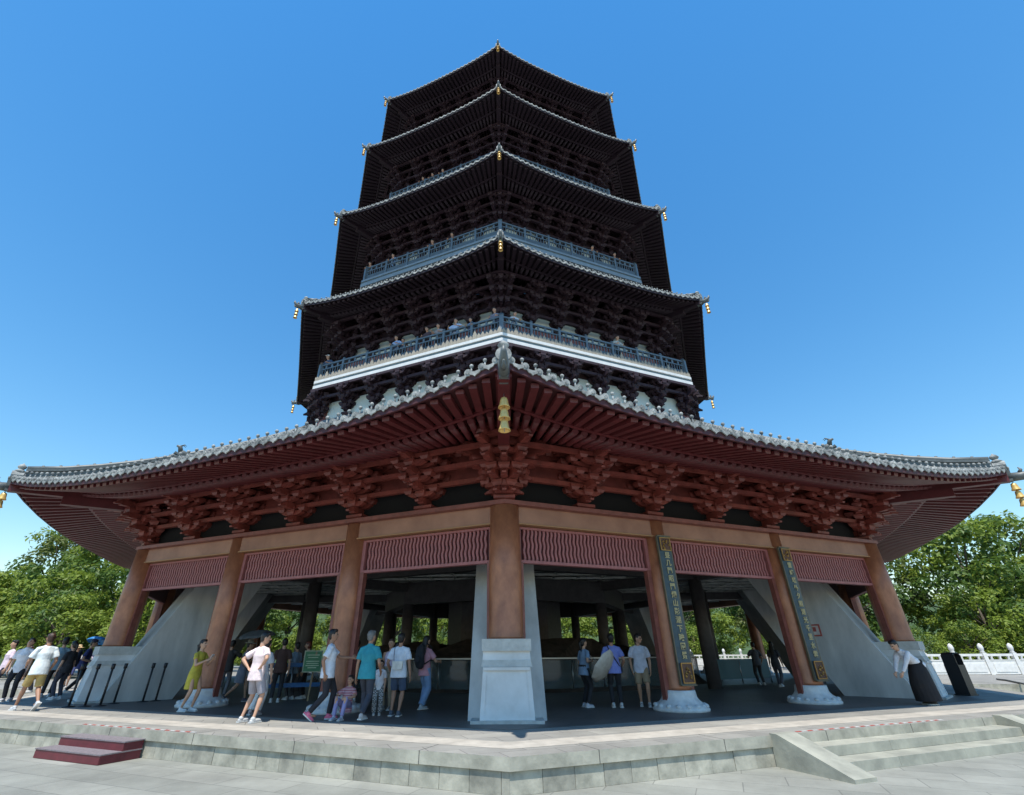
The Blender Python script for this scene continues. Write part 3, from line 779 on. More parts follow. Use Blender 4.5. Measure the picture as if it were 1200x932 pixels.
def tree_proto(seed, H_, Rr, mats, dens=1.0, name='broadleaf_tree'):
    rn = random.Random(seed); root = empty(name)
    tk = MB(); tk.tube([(0,0,0),(.1,.05,H_*.25),(.0,.1,H_*.5),(.1,0,H_*.8)], [.32,.26,.18,.06], 10)
    cl = []
    for k in range(int(46*dens)):
        u = rn.random(); zc = H_*(.22+.74*u); prof = sin(pi*min(1, .12+.80*(u**.75)))**.55
        a = rn.random()*2*pi; r = Rr*prof*(.35+.62*sqrt(rn.random())); 
        cl.append((V((r*cos(a), r*sin(a), zc)), rn.uniform(.75,1.35)*Rr*.28, rn.random()))
    for c, r, _ in cl[::4]:
        z0 = c.z*.62; tk.tube([(0.05,.05,z0), (c.x*.5,c.y*.5,z0+(c.z-z0)*.6), tuple(c)], [.12,.07,.02], 6)
    tk.build('trunk', M['bark'], root)
    lf = MB(); vs = []; fs = []; mi = []
    for c, r, tint in cl:
        mz = 0 if tint < .42 else 1 if tint < .8 else 2
        for k in range(int(150*dens)):
            d = V((rn.gauss(0,1), rn.gauss(0,1), rn.gauss(.25,.8))).normalized()
            rr = r*(.55+.5*rn.random())
            p = c+V((d.x*rr, d.y*rr, d.z*rr*.75))
            nrm = (d+V((rn.gauss(0,.55), rn.gauss(0,.55), rn.gauss(.5,.5)))).normalized()
            t = nrm.orthogonal().normalized(); t = (Matrix.Rotation(rn.random()*6.28, 3, nrm) @ t); b = nrm.cross(t)
            L = rn.uniform(.15,.30); W = L*.5; o = len(vs)
            vs += [p-t*L, p+b*W-t*L*.1+nrm*.03, p+t*L, p-b*W-t*L*.1+nrm*.03]; fs.append((o,o+1,o+2,o+3)); mi.append(mz)
    lf.v = vs; lf.f = fs; lf.mi = mi; lf.sm = [False]*len(fs)
    lf.build('crown', mats, root); return root
P1 = tree_proto(11, 11.5, 4.6, [M['leafA'], M['leafB'], M['leafB']])
P2 = tree_proto(23, 13.0, 4.2, [M['leafB'], M['leafC'], M['leafA']])
P3 = tree_proto(37, 9.0, 4.4, [M['leafA'], M['leafA'], M['leafB']])
used = set()
def put(P, x, y, z, s, lab, grp):
    rz = random.uniform(0, 6.28)
    if P.name in used: r = dup(P, (x,y,z), rz, sc=s)
    else: r = P; used.add(P.name); r.location = (x,y,z); r.rotation_euler.z = rz; r.scale = (s,s,s)
    tag(r, lab, 'tree', grp); return r
rt_ = random.Random(4)
LL = 'bushy bright green tree on the slope left of the pagoda'; LR = 'dense green tree behind the white balustrade right of the pagoda'
LB = 'tree seen through the open ground floor of the pagoda'
# right of the pagoda
for x, y, s, P in ((28,13,.98,P1),(33.5,16,1.0,P2),(39,12,1.07,P1),(45,14,1.05,P2),(51,11,1.12,P1),(57,15,1.1,P2),(36,9,.72,P3),(43.5,9,.75,P3),(50,8.5,.75,P3),(30,20,1.0,P3),(63,10,1.1,P1)):
    put(P, x, y, 0, s*.93, LR, 'trees right of the pagoda')
# left of the pagoda
for x, y, z, s, P in ((-27,9,0,.82,P3),(-31,14,1.2,.95,P1),(-36,10,.2,.85,P3),(-38,17,2,.93,P1),(-43,12,.2,.88,P3),(-46,20,1.2,.95,P2),(-50,10,0,.80,P3),(-53,17,.5,.85,P1),(-26,20,1,.85,P1),(-60,14,.4,.9,P3),(-31,6,0,.62,P3),(-39,5,0,.62,P3),(-47,5,0,.6,P3)):
    put(P, x, y, z, s, LL, 'trees left of the pagoda')
for k in range(9):
    put(P3, 25+k*3.7+rt_.uniform(-.6,.6), 6.6+rt_.uniform(0,1.2), 0, rt_.uniform(.30,.42), 'leafy shrub right behind the white balustrade', 'shrubs behind the right balustrade')
for k in range(12):
    put((P1,P3,P2)[k % 3], -34+k*6.2+rt_.uniform(-1,1), 38+rt_.uniform(-2,4), 0, rt_.uniform(.8,1), LB, 'trees beyond the ground floor')
for k in range(9):
    put(P3, -30+k*7.5+rt_.uniform(-1,1), 31+rt_.uniform(-1,1), 0, rt_.uniform(.42,.55), 'low bushy tree seen through the open ground floor', 'low trees beyond the ground floor')
hl = MB(); N = 24; vs = []
for i in range(N+1):
    for j in range(N+1):
        x = -260+i*(520/N); y = 24+j*(80/N); h = 14*math.exp(-((y-72)/22)**2)*(1+.12*sin(x*.11))+.6*sin(x*.3)*cos(y*.23)*(1 if y > 40 else 0)
        vs.append(V((x,y+20,max(-.2,h)-.05)))
hl.add(vs, [(i*(N+1)+j,(i+1)*(N+1)+j,(i+1)*(N+1)+j+1,i*(N+1)+j+1) for i in range(N) for j in range(N)], 0, True)
structure(hl, 'hillside', M['grassy'])
# marble balustrades
M['marble'] = mat('white marble', (.72,.71,.68), .6, 0, .15, 4, .1)
def balustrade(p0, p1, step, lab, h=1.15):
    p0 = V(p0); p1 = V(p1); root = empty('marble_balustrade', p0, label=lab, cat='balustrade'); d = p1-p0; L = d.length; n = max(1, round(L/step)); ang = atan2(d.y, d.x); root.rotation_euler.z = ang; st_ = L/n
    po = MB(); po.box((0,0,h*.52), (.24,.24,h*1.04)); po.lathe((0,0,h*1.04), [(.10,0),(.13,.05),(.09,.1),(.13,.16),(.15,.28),(.12,.42),(.05,.5),(.01,.52)], 12)
    me = po.mesh('post', [M['marble']])
    pa = MB(); w = st_-.26
    pa.box((0,0,h*.93), (w,.16,.13)); pa.box((0,0,h*.33), (w,.12,h*.62)); pa.box((0,0,h*.68), (w,.15,.06)); pa.box((0,-.07,h*.33), (w*.8,.03,h*.4))
    for k in (-1,0,1): pa.lathe((k*w*.33,0,h*.70), [(.06,0),(.09,.05),(.05,.1),(.09,.16),(.07,.2)], 8)
    me2 = pa.mesh('panel', [M['marble']])
    for i in range(n+1):
        obj('post', me, root, (i*st_,0,0))
        if i < n: obj('panel', me2, root, ((i+.5)*st_,0,0))
balustrade((24.5,3.6,ZF), (58,3.6,ZF), 1.85, 'white marble balustrade with round topped posts at the right edge')
balustrade((2,28,ZF), (44,28,ZF), 1.85, 'white marble balustrade seen through the open ground floor')
# ---------------------------------------------------------------- people
import bmesh
PM = {}
def pmat(c, rough=.85):
    k = tuple(round(x, 3) for x in c)
    if k not in PM: PM[k] = mat('cloth', c, rough, 0, .22, 7, .9, bscale=9)
    return PM[k]
SKIN = {'a': mat('skin', (.52,.30,.20), .55, 0, .08, 20), 'b': mat('tanned skin', (.36,.19,.12), .55, 0, .08, 20)}
EYE = mat('eye', (.02,.015,.015), .3); LIP = mat('lips', (.42,.13,.11), .5)
HAIR = {'black': mat('black hair', (.014,.011,.010), .45, 0, .4, 40, .3), 'grey': mat('grey hair', (.16,.155,.15), .5, 0, .4, 40, .3), 'brown': mat('brown hair', (.05,.022,.012), .45, 0, .4, 40, .3), 'red': mat('reddish hair', (.13,.03,.015), .45, 0, .4, 40)}
def remesh(mb, name, mats, vox, it=3):
    me = mb.mesh(name+'_raw', mats[:1]); o = bpy.data.objects.new('tmp', me); COL.objects.link(o)
    m = o.modifiers.new('r', 'REMESH'); m.mode = 'VOXEL'; m.voxel_size = vox; m.use_smooth_shade = True
    sm_ = o.modifiers.new('s', 'SMOOTH'); sm_.iterations = it; sm_.factor = .5
    dg = bpy.context.evaluated_depsgraph_get(); out = bpy.data.meshes.new_from_object(o.evaluated_get(dg)); out.name = name
    bpy.data.objects.remove(o); bpy.data.meshes.remove(me)
    out.materials.clear()
    for x in mats: out.materials.append(x)
    return out
def ik(a, b, l1, l2, hint):
    a = V(a); b = V(b); d = b-a; L = min(d.length, (l1+l2)*.999); dn = d.normalized(); b = a+dn*L
    x = (l1*l1-l2*l2+L*L)/(2*L); h = sqrt(max(0, l1*l1-x*x)); hint = V(hint); hp = (hint-dn*hint.dot(dn)).normalized()
    return a+dn*x+hp*h, b
def person(loc, face, label, h=1.70, lean=0, feet=None, hands=None, head=(0,0), top=('tee',(.7,.7,.7)), bottom=('trousers',(.03,.03,.035)),
           shoe=(.6,.6,.6), hair=('black','short'), skin='a', fem=False, hip=None, vox=.0125, extra=None, elbow=None, crown=None, wide=1.0, group='visitors on the terrace', back=0, legs=True, hat=None):
    """face: direction the body looks, degrees, 0 = away from the camera (+Y), 90 = left (-X)"""
    k = h/1.70*(1.07 if group == 'visitors on the sunny left side' else 1)
    feet = feet or [(-.10,.02,0),(.10,-.02,0)]
    hands = hands or [(-.25,.06,.80),(.25,.06,.80)]
    P = V(hip) if hip else V((0,0,.925))
    T = Matrix.Rotation(radians(-lean), 3, 'X')
    up = T @ V((0,0,1)); fw = T @ V((0,1,0)); X = V((1,0,0))
    g = lambda x, y, z: P + X*x + fw*y + up*z
    sw = .165 if fem else .19; 
    neck = g(0,-.005,.50); Hm = T @ Matrix.Rotation(radians(head[0]), 3, 'Z') @ Matrix.Rotation(radians(-head[1]), 3, 'X')
    hc = neck + Hm @ V((0,.025,.160))
    sh = [g(-sw,0,.405), g(sw,0,.405)]; hp = [P+V((-.085,0,-.02)), P+V((.085,0,-.02))]
    b = MB()
    tw = .9 if fem else 1.0
    b.tube([g(0,0,-.07), g(0,0,.04), g(0,.005,.16), g(0,.01,.30), g(0,0,.39), g(0,-.005,.455)], [(.15,.10),(.155*tw,.105),(.125*tw,.09),(.15*tw,.105),(.145*tw,.085),(.07,.06)], 14, round_cap=True)
    b.tube([g(0,-.01,.42), neck+up*.05, hc-Hm@V((0,.02,.03))], [.06,.052,.052], 10)
    b.ell(hc, (.080,.097,.118), R=Hm, n=16, m=12); b.ell(hc+Hm@V((0,.020,-.060)), (.060,.074,.066), R=Hm)      # skull, jaw
    b.tube([hc+Hm@V((0,.090,.02)), hc+Hm@V((0,.114,-.024))], [.012,.019], 6, round_cap=True)      # nose
    for s in (-1,1): b.ell(hc+Hm@V((s*.083,-.005,-.005)), (.015,.022,.035), R=Hm, n=8, m=6)
    el = elbow or [(-.5,-1,-.2),(.5,-1,-.2)]
    arms = []
    for i, s in ((0,-1),(1,1)):
        e, w = ik(sh[i], hands[i], .285, .255, el[i]); arms.append((sh[i], e, w))
        b.tube([g(s*.09,0,.41), sh[i], sh[i].lerp(e,.45), e], [.055,.052,.045,.037], 10, round_cap=True)
        b.tube([e, e.lerp(w,.35), w], [.038,.038,.024], 10, round_cap=True)
    knees = []
    for i, s in ((0,-1),(1,1)):
        f = V(feet[i]); an = f+V((0,-.02,.085)); 
        kn, an = ik(hp[i], an, .44, .425, (s*.12,1,0)); knees.append((hp[i], kn, an))
        b.tube([hp[i], hp[i].lerp(kn,.4), kn], [.082 if not fem else .08,.073,.052], 12, round_cap=True)
        b.tube([kn, kn.lerp(an,.3), kn.lerp(an,.75), an], [.052,.056,.036,.032], 10, round_cap=True)
        td = V((0,1,0)); b.tube([an+V((0,-.02,-.045)), an+td*.13+V((0,0,-.06))], [.034,.026], 8, round_cap=True)
    body_rest = MB()
    for i, s in ((0,-1),(1,1)):
        _, e, w = arms[i]; d = (w-e).normalized(); sd = d.cross(V((0,1,0)) if abs(d.y) < .8 else V((0,0,1))).normalized(); nn = sd.cross(d)
        b.tube([w, w+d*.04, w+d*.085], [(.026,.018),(.040,.017),(.038,.014)], 10, side=nn, round_cap=True)
        for q, (off, ln) in enumerate(((-.028,.062),(-.010,.072),(.009,.068),(.027,.052))):     # four curled fingers
            r0 = w+d*.078+nn*off; m_ = r0+d*ln*.55+sd*s*-.006; tp = m_+d*ln*.4+sd*s*-.022
            body_rest.tube([r0, m_, tp], [.0088,.0082,.0068], 6, round_cap=True)
        th0 = w+d*.03+nn*.03; body_rest.tube([th0, th0+d*.03+nn*.022, th0+d*.062+nn*.02-sd*s*.012], [.011,.010,.008], 6, round_cap=True)
    me = remesh(b, 'person', [SKIN[skin], EYE, LIP], vox)
    for pl_ in me.polygons:
        q = Hm.transposed() @ (pl_.center-hc)
        if q.y > .05 and abs(q.z-.006) < .0085 and abs(abs(q.x)-.030) < .014: pl_.material_index = 1
        elif q.y > .06 and abs(q.z+.052) < .008 and abs(q.x) < .022: pl_.material_index = 2
    fm = body_rest.mesh('f', [SKIN[skin]]); bm = bmesh.new(); bm.from_mesh(me); bm.from_mesh(fm); bm.to_mesh(me); bm.free(); bpy.data.meshes.remove(fm)
    root = obj('person', me, None, loc, radians(face)); root.scale = (k*wide,k*wide,k)
    tag(root, label, 'person', group)
    # --- garments
    kind, tc = top; tm = pmat(tc) if not isinstance(tc, str) else M[tc]
    def sleeves(mb, frac, r=.012):
        for (s_, e, w), sg in zip(arms, (-1,1)):
            mb.ell(s_-X*sg*.012, (.066,.066,.060)); mb.tube([s_-X*sg*.01+up*-.003, g(sg*.05,-.005,.452)], [.056,.050], 10, round_cap=True); pts = [s_.lerp(e,.10), s_.lerp(e,.25), s_.lerp(e,.5)]; rad = [.058,.064,.060+r]
            if frac <= 1: pts[-1] = s_.lerp(e, frac*.55); pts.append(s_.lerp(e, frac)); rad.append(.062+r)
            else: pts += [e, e.lerp(w,.5), e.lerp(w,.93)]; rad += [.052,.048,.037]
            mb.tube(pts, rad, 12)
    if kind != 'none':
        t = MB(); ext = .0 if fem else .015
        hem = -.17 if kind in ('tee','polo') else -.10
        if kind == 'dress':
            t.tube([g(0,0,-.42), g(0,0,-.2), g(0,0,-.05), g(0,.0,.06), g(0,.005,.17), g(0,.01,.31), g(0,0,.41), g(0,-.005,.465)], [(.185,.15),(.19,.145),(.185,.135),(.165,.12),(.135,.105),(.158,.12),(.155,.10),(.075,.068)], 18)
            sleeves(t, .45, .004)
        elif kind == 'tank':
            t.tube([g(0,0,hem), g(0,0,.05), g(0,.005,.17), g(0,.01,.31), g(0,0,.41), g(0,-.005,.45)], [(.168,.12),(.165,.12),(.14,.105),(.162,.12),(.145,.10),(.09,.07)], 18)
        else:
            lo = 1.13 if not fem else 1.04
            t.tube([g(0,0,hem), g(0,0,.0), g(0,.005,.16), g(0,.01,.31), g(0,0,.39), g(0,-.003,.43), g(0,-.005,.478)], [(.178*lo,.136*lo),(.170*lo,.130*lo),(.145*lo,.112*lo),(.163*lo,.122*lo),(.150,.10),(.105,.085),(.068,.064)], 18)
            sleeves(t, 2 if kind == 'shirt' else .72, .012)
        if kind in ('polo','shirt'): t.tube([neck-up*.035, neck+up*.02], [.070,.066], 12)
        o = obj({'dress':'dress','tank':'tank_top','tee':'t_shirt','polo':'polo_shirt','shirt':'shirt'}[kind], remesh(t, 'top', [tm], vox, 2), root)
    kb, bc = bottom; bmm = None if kb == 'none' else pmat(bc) if not isinstance(bc, str) else M[bc]
    if kb != 'none':
        t = MB()
        t.tube([P+V((0,0,.10)), P+V((0,0,.0)), P+V((0,0,-.08)), P+V((0,0,-.13))], [(.158,.120),(.176,.132),(.178,.130),(.16,.11)], 16)
        if kb == 'skirt': t.tube([P+V((0,0,.05)), P+V((0,.03,-.2)), P+V((0,.05,-.45)), P+V((0,.03,-.84))], [(.17,.15),(.22,.23),(.25,.28),(.28,.29)], 18)
        else:
            for a_, kn, an in knees:
                if kb == 'shorts': t.tube([a_+V((0,0,.02)), a_.lerp(kn,.5), a_.lerp(kn,.93)], [.098,.096,.090], 14)
                elif kb == 'wide': t.tube([a_+V((0,0,.02)), a_.lerp(kn,.5), kn, an.lerp(kn,.04)], [.098,.094,.086,.085], 14)
                else: t.tube([a_+V((0,0,.02)), a_.lerp(kn,.5), kn, kn.lerp(an,.5), kn.lerp(an,.96)], [.096,.088,.068,.062,.055], 14)
        obj({'skirt':'skirt','shorts':'shorts'}.get(kb, 'trousers'), remesh(t, 'bottom', [bmm], vox, 2), root)
    smt = pmat(shoe, .6); sole = pmat((.65,.65,.63), .6)
    for (a_, kn, an), s in zip(knees, (-1,1)):
        t = MB(); sole_dir = 0 if an.z < .14 else radians(-38)
        R = Matrix.Rotation(sole_dir, 3, 'X'); c = an+R@V((0,.055,-.05))
        t.ell(c, (.047,.145,.042), 0, R=R); t.ell(an+V((0,-.005,-.02)), (.045,.055,.05), 0); 
        sl = R @ V((0,0,1)); t.box(c-sl*.026, (.086,.27,.022), 1, R)
        o = t.build('shoe', [smt, sole], root)
    # hair
    hcol, hs = hair; t = MB()
    if hs != 'none':
        t.ell(hc+Hm@V((0,-.020,.030)), (.092,.100,.106), R=Hm); t.ell(hc+Hm@V((0,.040,.088)), (.073,.057,.040), R=Hm)
        t.ell(hc+Hm@V((0,-.045,-.02)), (.080,.064,.082), R=Hm)
        if hs == 'long': t.tube([hc+Hm@V((0,-.06,.03)), hc+Hm@V((0,-.095,-.08)), neck+fw*-.10+up*-.12, neck+fw*-.12+up*-.24], [(.08,.05),(.095,.045),(.10,.035),(.06,.02)], 12, round_cap=True)
        if hs == 'tail': t.tube([hc+Hm@V((0,-.09,.03)), hc+Hm@V((0,-.15,.0)), hc+Hm@V((0,-.14,-.14)), hc+Hm@V((0,-.12,-.24))], [.03,.036,.032,.008], 10, round_cap=True)
        if hs == 'bob': t.ell(hc+Hm@V((0,-.035,-.03)), (.095,.075,.10), R=Hm)
        obj('hair', remesh(t, 'hair', [HAIR[hcol]], vox, 1), root)
    if hat:
        t = MB(); c = hc+Hm@V((0,-.01,.075))
        if hat[0] == 'brim': t.lathe((0,0,0), [(.20,-.03),(.195,-.02),(.10,.0),(.093,.07),(.07,.10),(.01,.108)], 18)
        else: t.ell((0,0,0), (.092,.10,.075)); t.hexa([V((-.06,.06,-.012)),V((.06,.06,-.012)),V((.05,.17,-.03)),V((-.05,.17,-.03))],[V((-.06,.06,0)),V((.06,.06,0)),V((.05,.17,-.018)),V((-.05,.17,-.018))])
        o = t.build('hat', pmat(hat[1]), root); o.location = c; o.rotation_euler = Hm.to_euler()
    root['_'] = 0; del root['_']
    return root
def wp(root, x, y, z):
    """a point given in the person's own frame -> world"""
    return root.location + Matrix.Rotation(root.rotation_euler.z, 3, 'Z') @ (V((x,y,z))*root.scale[0])
def on(px, py): 
    p = at(px, py, ZF+.008); return (p.x, p.y, ZF+.008)
M['stripe'] = mat('red and blue striped cloth', (.4,.12,.1), .85)
nt_ = M['stripe'].node_tree; wv = nt_.nodes.new('ShaderNodeTexWave'); wv.bands_direction = 'Z'; wv.inputs['Scale'].default_value = 6; tc_ = nt_.nodes.new('ShaderNodeTexCoord')
cr_ = nt_.nodes.new('ShaderNodeValToRGB'); cr_.color_ramp.elements[0].color = (.03,.05,.16,1); cr_.color_ramp.elements[1].color = (.6,.45,.42,1)
nt_.links.new(tc_.outputs['Object'], wv.inputs['Vector']); nt_.links.new(wv.outputs['Fac'], cr_.inputs[0]); nt_.links.new(cr_.outputs[0], nt_.nodes['Principled BSDF'].inputs['Base Color'])
def clone_stripe(name, c0, c1, scale, kind='wave'):
    m = bpy.data.materials.new(name); m.use_nodes = True; n = m.node_tree; b = n.nodes['Principled BSDF']; b.inputs['Roughness'].default_value = .85
    t = n.nodes.new('ShaderNodeTexCoord')
    if kind == 'wave': x = n.nodes.new('ShaderNodeTexWave'); x.bands_direction = 'Z'; x.inputs['Scale'].default_value = scale; r = n.nodes.new('ShaderNodeValToRGB'); r.color_ramp.elements[0].color = c0+(1,); r.color_ramp.elements[1].color = c1+(1,); n.links.new(t.outputs['Object'], x.inputs['Vector']); n.links.new(x.outputs['Fac'], r.inputs[0]); n.links.new(r.outputs[0], b.inputs['Base Color'])
    else: x = n.nodes.new('ShaderNodeTexChecker'); x.inputs['Scale'].default_value = scale; x.inputs['Color1'].default_value = c0+(1,); x.inputs['Color2'].default_value = c1+(1,); n.links.new(t.outputs['Object'], x.inputs['Vector']); n.links.new(x.outputs['Color'], b.inputs['Base Color'])
    M[name] = m
clone_stripe('pinkstripe', (.42,.13,.17), (.62,.42,.45), 5); clone_stripe('checks', (.03,.03,.035), (.5,.5,.5), 24, 'check')
WHT = (.74,.76,.80); walk = lambda a, lift=.0, s=1: [(-.09,a*s,0 if s > 0 else lift),(.09,-a*s,lift if s > 0 else 0)]
T_ = {}
# --- middle group
T_['yellow'] = person(on(217,834), -100, 'woman in a mustard yellow dress looking at her phone by a column', 1.62, 3, hands=[(-.10,.34,1.20),(.12,.34,1.19)], elbow=[(-.6,-.6,-1),(.6,-.6,-1)], head=(0,-12), top=('dress',(.50,.42,.055)), bottom=('none',0), shoe=(.6,.62,.63), hair=('black','tail'), fem=True, feet=[(-.09,.10,0),(.09,-.06,0)])
T_['pinkman'] = person(on(289,847), -28, 'man in a pale pink t shirt and grey shorts with both hands on his hips', 1.70, 0, hands=[(-.17,-.12,1.00),(.19,-.08,1.02)], elbow=[(-1,-.45,0),(1,-.45,0)], head=(-35,5), top=('tee',(.80,.66,.66)), bottom=('shorts',(.36,.34,.38)), shoe=(.55,.55,.55), feet=[(-.17,.0,0),(.16,.04,0)])
person(on(297,838), -5, 'person in white trousers hidden behind the man in pale pink', 1.6, 0, top=('tee',(.5,.5,.52)), bottom=('wide',(.70,.70,.68)), fem=True, shoe=(.5,.4,.4))
T_['white1'] = person(on(376,844), -72, 'tall man in a loose white t shirt and black trousers with pink soled shoes', 1.76, 0, feet=[(-.09,.16,0),(.09,-.24,.06)], hands=[(-.14,.46,1.14),(.22,-.06,.84)], elbow=[(-.5,-1,-.6),(.5,-1,-.1)], head=(-8,-4), top=('tee',(.72,.76,.84)), bottom=('trousers',(.022,.022,.03)), shoe=(.72,.16,.26), skin='b')
T_['teal'] = person(on(424,845), -12, 'grey haired man in a teal polo shirt walking into the pagoda', 1.72, 2, feet=[(-.10,.22,0),(.10,-.24,.05)], hands=[(-.27,.04,.80),(.24,.16,.90)], head=(-20,-4), top=('polo',(.03,.27,.33)), bottom=('trousers',(.045,.05,.07)), shoe=(.5,.46,.44), hair=('grey','short'), skin='b')
person(on(441,838), -170, 'small girl in a white top and checked trousers between the adults', 1.12, 0, hands=[(-.2,.06,.80),(.22,.1,1.0)], top=('tee',(.74,.72,.76)), bottom=('wide','checks'), shoe=(.5,.5,.5), hair=('black','bob'), fem=True)
T_['lilac'] = person(on(452,832), 175, 'woman in a pale lilac top facing the camera behind the girl', 1.62, 0, hands=[(-.2,.14,.92),(.12,.2,.95)], top=('tank',(.62,.50,.62)), bottom=('trousers',(.34,.28,.20)), shoe=(.3,.3,.3), hair=('brown','tail'), fem=True)
T_['bagman'] = person(on(463,839), -6, 'man in a white t shirt and denim shorts with a small white crossbody bag', 1.70, 0, hands=[(-.25,.14,.88),(.28,.02,.80)], head=(0,-4), top=('tee',(.70,.75,.84)), bottom=('shorts',(.055,.085,.15)), shoe=(.10,.12,.16), feet=[(-.1,-.0,0),(.1,-.08,0)], skin='b')
T_['pinkwoman'] = person(on(495,832), -35, 'woman in a rose top and light jeans with a black backpack', 1.68, 0, hands=[(-.2,.1,.9),(.20,.36,1.08)], top=('tee',(.55,.27,.32)), bottom=('wide',(.20,.32,.52)), shoe=(.45,.5,.55), hair=('black','long'), fem=True, feet=[(-.09,.10,0),(.09,-.14,.02)])
T_['seated'] = person(on(404,842), 170, 'child in a pink striped top sitting on the floor against the column base', 1.30, -8, hip=(0,0,.30), feet=[(-.13,.50,0),(.13,.46,0)], hands=[(-.16,.36,.52),(.16,.36,.52)], elbow=[(-1,-.2,-.4),(1,-.2,-.4)], top=('tee','pinkstripe'), bottom=('trousers',(.30,.28,.50)), shoe=(.5,.5,.6), hair=('black','bob'), fem=True)
# --- dim figures behind
T_['dimman'] = person(on(258,818), 12, 'dark figure in grey trousers standing behind the yellow dress column', 1.72, 0, hands=[(-.2,.3,1.25),(.2,.3,1.25)], elbow=[(-1,-.3,-.6),(1,-.3,-.6)], top=('tee',(.05,.045,.045)), bottom=('trousers',(.17,.17,.19)), shoe=(.05,.05,.06))
T_['hatwoman'] = person(on(276,823), -60, 'woman in a grey blue dress and brimmed hat striding under an umbrella', 1.66, 4, feet=[(-.08,.26,0),(.08,-.34,.08)], hands=[(-.1,.26,1.22),(.2,.1,.95)], elbow=[(-.6,-.6,-1),(.5,-1,0)], top=('dress',(.22,.25,.32)), bottom=('none',0), shoe=(.10,.10,.14), hair=('black','short'), fem=True, hat=('brim',(.40,.38,.34)))
person(on(321,823), 20, 'shadowy man in dark clothes behind the pink shirted man', 1.72, 0, top=('tee',(.07,.035,.03)), bottom=('trousers',(.03,.03,.035)))
person(on(338,820), 60, 'visitor in a pale blue shirt behind the blue barrier', 1.62, 0, top=('tee',(.26,.34,.44)), bottom=('trousers',(.05,.05,.06)), fem=True)
person(on(353,819), 100, 'red haired visitor in a striped top behind the blue barrier', 1.66, 3, top=('tee','stripe'), bottom=('trousers',(.04,.04,.05)), hair=('red','bob'), fem=True)
person(on(411,822), 10, 'dark figure deep inside between the column and the teal polo shirt', 1.66, 0, top=('tee',(.05,.05,.055)), bottom=('trousers',(.03,.03,.035)))
# --- right opening
T_['parasol'] = person(on(688,829), -60, 'woman in blue with a folded pale parasol over her shoulder', 1.62, 6, hands=[(-.12,.24,1.16),(.18,.14,1.12)], elbow=[(-.6,-.6,-1),(.6,-.6,-1)], head=(0,-10), top=('tee',(.20,.30,.44)), bottom=('trousers',(.02,.02,.025)), shoe=(.5,.5,.55), hair=('black','tail'), fem=True)
T_['blueman'] = person(on(724,829), -4, 'man in a periwinkle blue shirt seen from behind with a bag strap', 1.72, 0, hands=[(-.24,.08,.84),(.24,.12,.9)], top=('tee',(.20,.25,.62)), bottom=('trousers',(.02,.02,.025)), head=(0,-12), skin='b')
T_['whiteman2'] = person(on(757,828), 168, 'man in a white t shirt and beige shorts beside the board column', 1.72, 0, feet=[(-.10,.10,0),(.10,-.08,0)], hands=[(-.24,.04,.82),(.24,.08,.84)], head=(55,4), top=('tee',(.62,.66,.78)), bottom=('shorts',(.34,.26,.17)), shoe=(.5,.5,.52))
person(at(813,792,ZF)[:], 20, 'distant visitor in white seen right of the board column', 1.66, 0, top=('tee',(.7,.72,.76)), bottom=('trousers',(.05,.05,.06)))
person(at(893,803,ZF)[:], 0, 'dark silhouetted visitor in front of the diagonal strut', 1.68, 0, top=('tee',(.05,.05,.06)), bottom=('trousers',(.035,.035,.04)), hands=[(-.2,.3,1.1),(.25,.1,.85)])
person(at(916,806,ZF)[:], -40, 'visitor in dark clothes with white shoes by the last board column', 1.66, 0, feet=walk(.2,.05), top=('tee',(.05,.055,.07)), bottom=('trousers',(.10,.10,.13)), shoe=(.6,.6,.62), fem=True, hair=('black','long'))
T_['bender'] = person(on(1092,826), 100, 'person in white shirt and long black skirt bending over by the right plinth', 1.74, 52, hands=[(-.10,.62,.72),(.12,.62,.70)], elbow=[(-1,-.2,-.4),(1,-.2,-.4)], head=(0,-25), top=('shirt',(.72,.72,.76)), bottom=('skirt',(.016,.014,.016)), shoe=(.03,.03,.03), hair=('black','short'), fem=True)
# --- left group
G_ = 'visitors on the sunny left side'
T_['walker'] = person(on(27,833), 62, 'man in a white shirt and khaki shorts striding away at left', 1.70, 5, feet=[(-.09,.30,0),(.09,-.34,.10)], hands=[(-.2,.30,.98),(.24,.08,.84)], top=('tee',(.74,.80,.82)), bottom=('shorts',(.46,.33,.12)), shoe=(.5,.52,.55), hair=('brown','short'), group=G_, skin='b')
person(on(7,822), -158, 'man in a white polo and black trousers looking down at far left', 1.68, 4, hands=[(-.24,.10,.80),(.22,.12,.82)], head=(-10,-28), top=('polo',(.78,.76,.80)), bottom=('trousers',(.02,.02,.026)), shoe=(.5,.5,.52), group=G_)
person(on(-8,815), 150, 'person in a pale pink shirt cut by the left edge', 1.70, 0, top=('tee',(.72,.58,.66)), bottom=('trousers',(.025,.025,.04)), group=G_)
T_['capman'] = person(on(52,817), 30, 'man in a dusty blue shirt with a black cap behind the striding man', 1.74, 0, top=('tee',(.18,.27,.34)), bottom=('trousers',(.022,.022,.025)), hair=('black','short'), hat=('cap',(.015,.015,.018)), hands=[(-.24,.1,.84),(.24,.18,.95)], group=G_)
person(on(34,812), 150, 'visitor in grey with dark hair between the two white shirts', 1.64, 0, top=('tee',(.13,.14,.17)), bottom=('trousers',(.04,.04,.06)), fem=True, hair=('black','bob'), group=G_)
person(on(75,807), 200, 'woman in a white top and navy shorts with a straw hat', 1.58, 0, feet=walk(.14,.03), hands=[(-.2,.26,1.0),(.2,.26,1.0)], top=('tee',(.74,.72,.72)), bottom=('shorts',(.06,.08,.22)), shoe=(.5,.5,.5), hair=('black','bob'), fem=True, hat=('brim',(.62,.44,.24)), group=G_)
